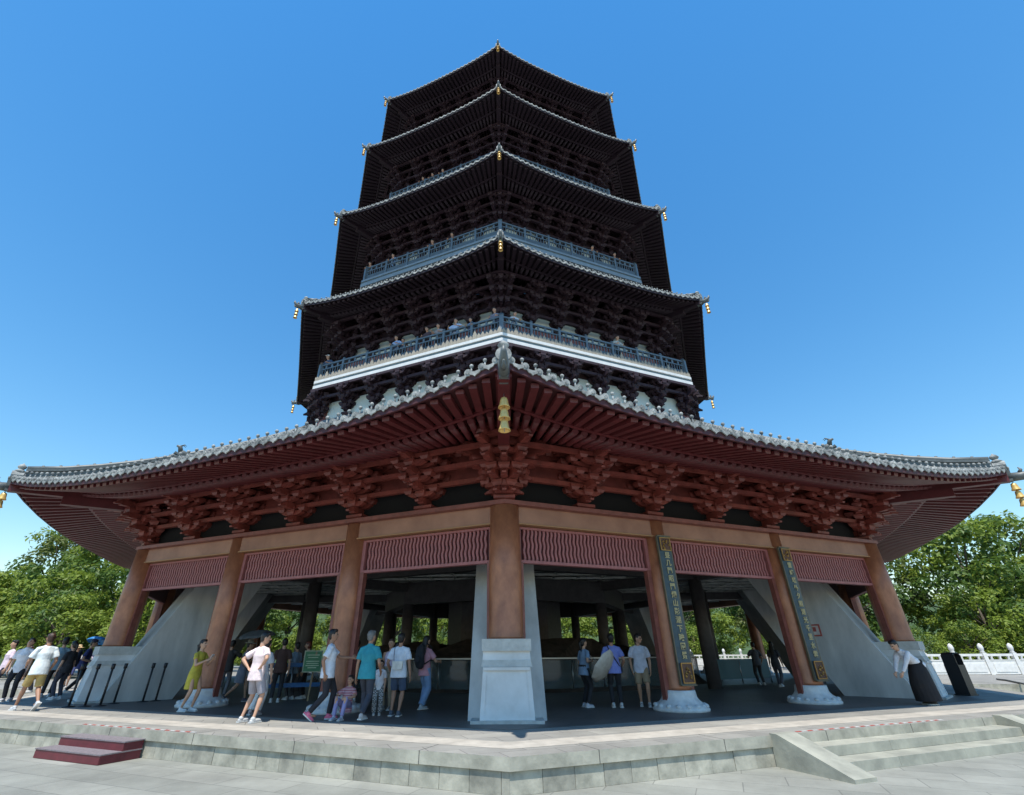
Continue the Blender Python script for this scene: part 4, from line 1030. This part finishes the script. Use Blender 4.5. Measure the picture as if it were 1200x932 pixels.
T_['navy'] = person(on(84,814), -60, 'man in a navy shirt and cap carrying a dark backpack', 1.72, 8, feet=walk(.18,.05), hands=[(-.2,.22,1.0),(.2,.22,1.0)], top=('tee',(.035,.045,.15)), bottom=('trousers',(.015,.015,.018)), hair=('black','short'), hat=('cap',(.02,.02,.05)), group=G_)
T_['bluebrolly'] = person(on(99,806), 160, 'woman in a pale pink hooded wrap under a blue umbrella', 1.62, 0, hands=[(-.05,.22,1.30),(.2,.14,.98)], elbow=[(-.7,-.6,-1),(.5,-1,0)], top=('shirt',(.74,.60,.66)), bottom=('trousers',(.30,.34,.42)), hair=('black','short'), fem=True, group=G_)
person(on(64,820), 80, 'visitor in black with a ponytail just behind the dusty blue shirt', 1.60, 2, top=('tee',(.025,.025,.03)), bottom=('trousers',(.05,.05,.07)), fem=True, hair=('black','tail'), group=G_)
person(on(17,806), -20, 'visitor in lavender far back between the left edge figures', 1.60, 0, top=('tee',(.42,.36,.56)), bottom=('shorts',(.12,.12,.16)), fem=True, hair=('brown','bob'), group=G_)
# --- people on the balconies
def balc(px, zfl, R_, lab, c, fc=180, hr=('black','short'), fem=False, hgt=1.68, **kw):
    """stand behind the rail of an octagonal gallery in the line of sight of column px"""
    ap = R_*C8; best = None
    for ph in VIS:
        n_ = dirv(ph, 1)
        for yy in range(120, 470, 2):
            d = ray(px, yy); den = d.dot(n_)
            if abs(den) < 1e-4: continue
            t = (ap-CAM.dot(n_)+0)/den if True else 0
            p = CAM+d*t
            if t > 0 and abs(p.z-(zfl+1.3)) < .15:
                phi = atan2(p.x, -p.y)
                if abs(phi-ph) < radians(22.5): best = (p, ph)
    if not best: print('NO BALC', lab); return None
    p, ph = best
    return person((p.x, p.y, zfl), degrees_(ph)+fc, lab, hgt, kw.pop('lean', 14), hands=kw.pop('hands', [(-.22,.30,1.08),(.22,.30,1.08)]), elbow=[(-1,-.6,-.5),(1,-.6,-.5)], top=(kw.pop('kind', 'tee'), c), bottom=('trousers',(.03,.03,.04)), hair=hr, fem=fem, vox=.02, group='visitors at the pagoda railings', **kw)
def degrees_(a): return a*180/pi
z2, r2 = 14.15, 13.22
for px, c, lab, kw in ((386,(.05,.08,.14),'visitor in white cap leaning at the left end of the lowest balcony rail',dict(hat=('cap',(.7,.7,.7)))),
    (466,(.30,.42,.66),'man in light blue at the rail on the left half of the lowest balcony',{}),
    (474,(.16,.20,.34),'child sized visitor beside the man in light blue on the lowest balcony',dict(hgt=1.4,fem=True)),
    (502,(.08,.05,.06),'visitor in dark clothes pointing along the lowest balcony rail',dict(fem=True,hands=[(-.4,.3,1.2),(.22,.30,1.08)])),
    (515,(.30,.28,.30),'visitor in grey leaning beside the pointing one',{}),
    (534,(.45,.58,.80),'tall man in sky blue standing upright at the lowest balcony rail',dict(hgt=1.8, lean=0)),
    (553,(.16,.26,.48),'visitor in mid blue near the front corner of the lowest balcony',dict(hgt=1.5)),
    (581,(.20,.20,.26),'visitor in grey by the front corner post of the lowest balcony',dict(fem=True)),
    (602,(.55,.60,.66),'visitor in pale clothes just right of the front corner post',dict(hgt=1.55)),
    (722,(.42,.45,.44),'lone visitor in pale green on the right side of the lowest balcony',dict(fem=True))):
    balc(px, z2, r2, lab, c, **kw)
for px, c, lab, kw in ((435,(.3,.25,.25),'visitor at the left end of the second balcony',{}),(462,(.45,.60,.85),'visitor in bright light blue on the second balcony',{}),(508,(.12,.09,.10),'visitor in brown near the middle of the second balcony left side',{}),(531,(.2,.12,.12),'visitor in dark red on the second balcony left side',{}),(693,(.4,.28,.26),'visitor in beige on the right side of the second balcony',{}),(719,(.15,.1,.12),'visitor in dark clothes at the right of the second balcony',{})):
    balc(px, 22.05, 11.68, lab, c, **kw)
for px, c, lab in ((497,(.5,.5,.55),'small pale figure at the left of the third balcony'),(508,(.4,.42,.5),'small grey figure second from left on the third balcony'),(520,(.12,.1,.12),'small dark figure nearest the middle of the third balcony')):
    balc(px, 29.95, 10.8, lab, c)
# ---------------------------------------------------------------- things people carry, barriers, signs
def frame(root, c):   # build a mesh in a person's own frame, at world place
    return root.location, root.rotation_euler.z
def strap(mb, pts, r=.008): mb.tube(pts, [r]*len(pts), 6, 0)
# phone
r_ = T_['yellow']; mb = MB(); mb.box((0,0,0), (.075,.010,.155), 0); mb.box((0,-.006,0), (.066,.002,.140), 1)
o = mb.build('phone', [pmat((.6,.6,.62), .3), M['black']]); o.location = wp(r_, .02,.40,1.27); o.rotation_euler = (radians(-35),0,r_.rotation_euler.z)
tag(o, 'pale phone held up by the woman in the mustard dress', 'phone')
# crossbody bag
r_ = T_['bagman']; bag = empty('crossbody_bag', r_.location, r_.rotation_euler.z, label='small white crossbody bag on the back of the man in denim shorts', cat='bag')
mb = MB(); mb.hexa([V((-.10,-.20,.93)),V((.12,-.20,.93)),V((.12,-.14,.93)),V((-.10,-.14,.93))],[V((-.12,-.19,1.09)),V((.14,-.19,1.09)),V((.14,-.145,1.09)),V((-.12,-.145,1.09))]); mb.hexa([V((-.11,-.205,1.03)),V((.13,-.205,1.03)),V((.13,-.195,1.03)),V((-.11,-.195,1.03))],[V((-.125,-.20,1.10)),V((.145,-.20,1.10)),V((.145,-.14,1.10)),V((-.125,-.14,1.10))])
mb.ell((.02,-.21,1.03), (.014,.008,.014)); mb.build('bag_body', pmat((.72,.70,.64)), bag)
mb = MB(); strap(mb, [(-.09,-.16,1.09),(-.10,-.155,1.22),(-.10,-.14,1.38),(-.09,-.02,1.47),(-.04,.10,1.36),(.05,.15,1.15)], .009); mb.build('strap', pmat((.12,.12,.16)), bag)
# backpacks
def backpack(key, lab, col):
    r_ = T_[key]; b = empty('backpack', r_.location, r_.rotation_euler.z, label=lab, cat='backpack'); m = pmat(col)
    mb = MB(); mb.tube([(0,-.20,.98),(0,-.22,1.05),(0,-.225,1.25),(0,-.20,1.40),(0,-.18,1.46)], [(.13,.08),(.155,.10),(.15,.095),(.12,.07),(.05,.03)], 16, round_cap=True); mb.ell((0,-.31,1.12), (.11,.045,.10)); mb.build('pack_body', m, b)
    mb = MB()
    for s in (-1,1): strap(mb, [(s*.08,-.14,1.44),(s*.10,-.06,1.49),(s*.11,.09,1.42),(s*.12,.135,1.28),(s*.16,.05,1.12),(s*.12,-.15,1.02)], .017)
    mb.build('strap', m, b)
backpack('pinkwoman', 'black backpack worn by the woman in light jeans', (.018,.018,.022)); backpack('navy', 'dark backpack worn by the man in the navy shirt at left', (.015,.016,.03))
r_ = T_['blueman']; mb = MB(); strap(mb, [(-.13,-.03,1.47),(-.10,-.13,1.36),(.02,-.145,1.15),(.14,-.12,.96),(.19,.0,.90)], .013); mb.ell((.20,.03,.86), (.05,.09,.10))
o = mb.build('sling_bag', pmat((.02,.02,.04))); o.location = r_.location; o.rotation_euler.z = r_.rotation_euler.z; tag(o, 'dark sling bag across the back of the periwinkle shirt', 'bag')
# umbrellas
def umbrella(lab, col, tip, hand, R_=.50, depth=.20, droop=0):
    """canopy apex at tip, shaft running to hand"""
    tip = V(tip); hand = V(hand); root = empty('umbrella', (0,0,0), label=lab, cat='umbrella'); d = (hand-tip).normalized(); Q = d.to_track_quat('-Z', 'Y').to_matrix()
    root.location = hand
    loc = tip-hand
    mb = MB(); n = 8; vs = []; K = 5
    for i in range(K+1):
        t = i/K; r = R_*sin(t*pi/2*.96); z = -depth*(1-cos(t*pi/2))*1.0
        for k in range(n*2):
            a = 2*pi*k/(n*2); rr = r*(1 if k % 2 == 0 else .955)+.002; zz = z-(0 if k % 2 == 0 else -.012*t)
            vs.append(loc+Q@V((rr*cos(a), rr*sin(a), zz)))
    N_ = n*2
    up = [(i*N_+k,(i+1)*N_+k,(i+1)*N_+(k+1)%N_,i*N_+(k+1)%N_) for i in range(K) for k in range(N_)]
    mb.add(vs, up, 0, False); mb.add([p+Q@V((0,0,-.006)) for p in vs], [f[::-1] for f in up], 0, False)
    mb.build('canopy', pmat(col, .6), root)
    s = MB(); s.tube([loc+Q@V((0,0,.05)), V((0,0,0))+Q@V((0,0,-.12))], [.007,.007], 6); 
    for k in range(n):
        a = 2*pi*k/n; s.bar(loc+Q@V((.02*cos(a),.02*sin(a),-.02)), loc+Q@V((R_*.9*cos(a),R_*.9*sin(a),-depth*.8)), .006, .006)
    s.build('shaft', M['steel'], root)
    h = MB(); h.tube([Q@V((0,0,.04)), Q@V((0,0,-.14))], [.014,.016], 8); h.build('handle', M['black'], root); return root
r_ = T_['hatwoman']; umbrella('dark grey umbrella over the woman in the brimmed hat', (.13,.14,.145), wp(r_,-.02,.20,2.02), wp(r_,-.08,.30,1.24), .55, .20)
r_ = T_['bluebrolly']; umbrella('bright blue umbrella above the woman in the pale pink wrap', (.03,.22,.52), wp(r_,.02,.05,2.02), wp(r_,-.05,.24,1.32), .50, .2)
r_ = T_['parasol']; h = V(wp(r_,.12,.12,1.28)); umbrella('pale beige parasol carried drooping behind the woman in blue', (.50,.46,.40), (h.x+.42,h.y-.30,h.z-.36), h, .46, .17)
# green notice on a slanted easel and blue barrier
cl = pmat((.08,.22,.10), .5)
p = at(362,822,ZF); es = empty('notice_easel', p[:], radians(25), label='small green notice on a slanted timber easel behind the man in the white t shirt', cat='notice')
mb = MB(); mb.bar((0,0,1.35),(-.05,0,.0), .05,.05); mb.bar((-.03,.04,1.3),(.0,.45,.0), .035,.035); mb.build('stand', pmat((.35,.25,.15)), es)
mb = MB(); R3 = Matrix.Rotation(radians(-12), 3, 'X'); mb.box((-.08,-.04,1.08), (.56,.02,.62), 0, R3); mb.box((-.08,-.052,1.08), (.50,.012,.56), 1, R3); 
for k, (w_, z_) in enumerate(((.38,1.26),(.30,1.19),(.40,1.08),(.36,1.02),(.40,.96),(.26,.90))): mb.box((-.08,-.062-.0*k,z_) if False else V((-.08,-.062,0))+R3@V((0,0,z_-1.08))+V((0,0,1.08)), (w_,.004,.022), 2, R3)
mb.build('notice_board', [pmat((.40,.42,.30)), cl, pmat((.55,.60,.42))], es)
M['barrier'] = mat('blue barrier paint', (.025,.14,.36), .4, 0, .25, 8)
a_, b_ = at(300,823,ZF), at(372,820,ZF); b_ = a_+(b_-a_)*1.0; ang = atan2(b_.y-a_.y, b_.x-a_.x); L = (b_-a_).length
br = empty('queue_barrier', a_[:], ang, label='blue painted tube barrier behind the pale pink shirt', cat='barrier')
mb = MB()
for x in (0, L/2, L): mb.tube([(x,0,0),(x,0,1.05)], [.025,.025], 8)
mb.build('post', M['steel'], br)
mb = MB()
for z in (.98,.42): mb.box((L/2,0,z), (L,.05,.12))
mb.build('rail', M['barrier'], br)
a2, b2 = at(835,803,ZF), at(905,800,ZF); ang = atan2(b2.y-a2.y, b2.x-a2.x); L = (b2-a2).length
br = empty('queue_barrier', a2[:], ang, label='teal blue low barrier inside the right hand bays', cat='barrier')
mb = MB()
for x in (0, L/2, L): mb.tube([(x,0,0),(x,0,1.0)], [.03,.03], 8)
mb.build('post', M['steel'], br); mb = MB()
for z in (.95,.25): mb.box((L/2,0,z), (L,.05,.10))
mb.box((L/2,0,.6), (L,.02,.6)); mb.build('rail', mat('teal paint', (.04,.13,.16), .5), br)
# dark queue posts before the left buttress
def stanchion():
    root = empty('queue_post'); mb = MB(); mb.tube([(0,0,.02),(0,0,.98)], [.03,.03], 8); mb.build('pole', M['black'], root)
    mb = MB(); mb.tube([(0,0,.92),(0,0,1.06)], [.05,.05], 10); mb.ell((0,0,.47), (.034,.034,.05)); mb.build('belt_head', M['black'], root)
    mb = MB(); mb.lathe((0,0,0), [(.16,0),(.155,.02),(.03,.04)], 16); mb.build('base', M['black'], root); return root
ps = None
for k, (px, lab) in enumerate(((80,'nearest the man in the navy shirt'),(99,'second from the navy shirt'),(117,'third from the navy shirt'),(133,'in the middle of the row'),(167,'second from the yellow dress'),(182,'nearest the yellow dress'))):
    p = at(px, (829,828.5,828,825,823,822)[k], ZF)
    if ps is None: ps = stanchion(); ps.location = p; r = ps
    else: r = dup(ps, p)
    tag(r, 'black queue post ' + lab, 'queue post', 'queue posts by the left buttress')
# couplet boards on the two right columns
def couplet(i, chars, lab):
    Mx = Matrix.Rotation(radians(22.5), 4, 'Z'); p = Mx @ V((-H+BAY*i, -AW-.37, 0))
    r = empty('couplet_board', p[:], radians(22.5), label=lab, cat='inscribed board')
    z0, z1 = ZF+.55, 4.56; w_ = .43
    mb = MB(); K = 6
    for k in range(K):      # slightly curved board that hugs the round column
        a0 = -w_/2+w_*k/K; a1 = a0+w_/K; y = lambda x: -.055+.9*x*x
        mb.hexa([V((a0,y(a0)-.02,z0)),V((a1,y(a1)-.02,z0)),V((a1,y(a1)+.02,z0)),V((a0,y(a0)+.02,z0))],[V((a0,y(a0)-.02,z1)),V((a1,y(a1)-.02,z1)),V((a1,y(a1)+.02,z1)),V((a0,y(a0)+.02,z1))])
    mb.build('board', M['boardblue'], r)
    mb = MB()
    for s in (-1,1): mb.box((s*(w_/2),-.01,(z0+z1)/2), (.03,.06,z1-z0))
    for z in (z0, z1): mb.box((0,-.05,z), (w_+.03,.07,.03))
    mb.build('gilt_edge', pmat((.13,.11,.07), .5), r)
    rn = random.Random(i)
    for zc, hh in ((z0+.26,.44),(z1-.22,.36)):
        mb = MB()
        mb.box((0,-.076,zc), (w_-.06,.012,hh), 1)
        for s in (-1,1): mb.box((s*(w_/2-.05),-.088,zc), (.02,.02,hh))
        for s in (-1,1): mb.box((0,-.088,zc+s*(hh/2-.01)), (w_-.08,.02,.02))
        for q in range(8):
            a = rn.uniform(0,6.28); c = V((rn.uniform(-.09,.09),-.09,zc+rn.uniform(-.11,.11))); pts = [c+V((.05*t*cos(a+t*1.6),0,.05*t*sin(a+t*1.6))) for t in (-1.2,-.5,.3,1,1.5)]
            mb.tube(pts, [.012,.018,.02,.014,.006], 6)
        mb.build('gilt_relief', [M['goldrel'], pmat((.11,.05,.03), .6)], r)
    n = len(chars); zz0, zz1 = z0+.53, z1-.43
    big = MB(); 
    for k, ch in enumerate(chars):
        cu = bpy.data.curves.new('glyph', 'FONT'); cu.body = ch; cu.size = .175; cu.extrude = .006; cu.offset = .003; cu.align_x = 'CENTER'; cu.align_y = 'CENTER'
        o = bpy.data.objects.new('glyph', cu); COL.objects.link(o); o.location = (0,-.084, zz1-(zz1-zz0)*(k+.5)/n); o.rotation_euler = (pi/2,0,0)
        bpy.context.view_layer.update(); me = bpy.data.meshes.new_from_object(o.evaluated_get(bpy.context.evaluated_depsgraph_get())); me.transform(o.matrix_world)
        o_ = len(big.v); big.v.extend([v.co.copy() for v in me.vertices])
        for f in me.polygons: big.f.append([q+o_ for q in f.vertices]); big.mi.append(0); big.sm.append(False)
        bpy.data.objects.remove(o); bpy.data.meshes.remove(me)
    big.build('lettering', M['goldleaf'], r)
couplet(1, '昼几門昭門烟山影湖下映園景', 'tall slate blue couplet board with gold characters on the column right of the centre')
couplet(2, '雷峰塔外夕照湖光千里水雲', 'tall slate blue couplet board on the second column from the right, by the white wall')
# fire point sign on the right buttress wall
bp_ = Matrix.Rotation(radians(45), 4, 'Z')
mb = MB(); mb.box((0,0,0), (.04,.36,.38), 0); mb.box((-.021,0,0), (.01,.26,.28), 1); mb.box((-.027,0,.03), (.006,.10,.14), 0)
p = bp_ @ V((-.815,-16.1,2.35)); o = mb.build('fire_sign', [pmat((.42,.10,.08)), pmat((.55,.50,.48))]); o.location = p; o.rotation_euler.z = radians(45); tag(o, 'small red framed square sign on the white sloping wall at right', 'sign')
# grey panel and seated goods by the second board column
p = at(972,803,ZF); mb = MB(); mb.box((0,0,.7), (.75,.05,1.3), 0, Matrix.Rotation(radians(-8), 3, 'X')); mb.box((-.3,.1,.3),(.04,.5,.04)); mb.box((.3,.1,.3),(.04,.5,.04))
o = mb.build('leaning_board', pmat((.17,.18,.19))); o.location = p; o.rotation_euler.z = radians(30); tag(o, 'grey board leaning beside the second board column', 'board')
# lectern like dark litter stand at right
p = at(1133,815,ZF); ls = empty('litter_bin', p[:], radians(25), label='tall black litter bin with an open top hood at the right terrace corner', cat='litter bin')
mb = MB(); mb.hexa([V((-.20,-.2,.03)),V((.20,-.2,.03)),V((.20,.2,.03)),V((-.20,.2,.03))],[V((-.20,-.2,.86)),V((.20,-.2,.86)),V((.20,.2,.86)),V((-.20,.2,.86))]); mb.box((0,0,.015),(.52,.44,.03)); mb.build('bin_body', M['black'], ls)
mb = MB()
for s in (-1,1): mb.box((s*.19,0,1.0), (.025,.38,.28))
mb.tube([(-.19,0,1.12),(-.12,0,1.20),(.12,0,1.20),(.19,0,1.12)], [(.19,.02)]*4, 8, side=(0,1,0)); mb.build('hood', M['black'], ls)
# black hose
pts = [at(x, y, ZF+.03) for x, y in ((1168,796),(1180,797.5),(1192,800),(1206,803),(1230,806))]
mb = MB(); mb.tube(pts, [.035]*5, 8, round_cap=True); tag(mb.build('hose', M['black']), 'black hose lying on the sunny terrace at the right edge', 'hose')
# red lanterns under the ceiling
def lantern(p, s):
    r = empty('red_lantern', p); mb = MB(); mb.ell((0,0,0), (.26,.26,.21), n=16, m=10); mb.build('shade', mat('lantern red', (.35,.02,.02), .5), r)
    mb = MB(); mb.tube([(0,0,-.25),(0,0,-.19)], [.1,.1], 10); mb.tube([(0,0,.19),(0,0,.25)], [.1,.1], 10); mb.tube([(0,0,.25),(0,0,.62)], [.008,.008], 6); mb.tube([(0,0,-.45),(0,0,-.25)], [.05,.03], 8); mb.build('fitting', M['goldrel'], r); return r
l0 = None
for (px, py, yy, lab) in ((357,674,-13.2,'red lantern hanging inside the second bay from the left'),(488,668,-14.0,'red lantern hanging inside the bay left of the centre column'),(700,664,-14.0,'red lantern hanging inside the bay right of the centre column'),(823,682,-13.0,'red lantern hanging inside the bay right of the board column')):
    p = at_y(px, py, yy); p.z = 4.50
    if l0 is None: l0 = lantern(p[:], 1); r = l0
    else: r = dup(l0, p)
    r.scale = (.6,.6,.6); tag(r, lab, 'lantern', 'red lanterns under the ceiling')
# ---------------------------------------------------------------- sky and sun
w = bpy.data.worlds.new('World'); scene.world = w; w.use_nodes = True
nt = w.node_tree; bg = nt.nodes['Background']; sky = nt.nodes.new('ShaderNodeTexSky'); sky.sky_type = 'NISHITA'
EL, AZ = radians(67.5), radians(185)
sky.sun_disc = False; sky.sun_elevation = EL; sky.sun_rotation = AZ
sky.air_density = 1.6; sky.dust_density = .0; sky.ozone_density = 5.6; sky.altitude = 0
hs = nt.nodes.new('ShaderNodeHueSaturation'); hs.inputs['Saturation'].default_value = 1.27; hs.inputs['Value'].default_value = 1.0; hs.inputs['Hue'].default_value = .497
nt.links.new(sky.outputs[0], hs.inputs['Color']); nt.links.new(hs.outputs[0], bg.inputs[0]); bg.inputs[1].default_value = .124
sd = V((sin(AZ)*cos(EL), cos(AZ)*cos(EL), sin(EL)))
ld = bpy.data.lights.new('sun', 'SUN'); ld.energy = 3.7; ld.angle = radians(.53); ld.color = (1,.955,.87)
lo = bpy.data.objects.new('sun', ld); COL.objects.link(lo); lo.rotation_euler = sd.to_track_quat('Z', 'Y').to_euler(); lo.location = (0,-40,60)
vs = scene.view_settings; vs.view_transform = 'Standard'; vs.look = 'None'; vs.exposure = 0.63; vs.gamma = 1; vs.use_curve_mapping = False
scene.cycles.max_bounces = 8; scene.cycles.diffuse_bounces = 5
scene.cycles.use_denoising = True
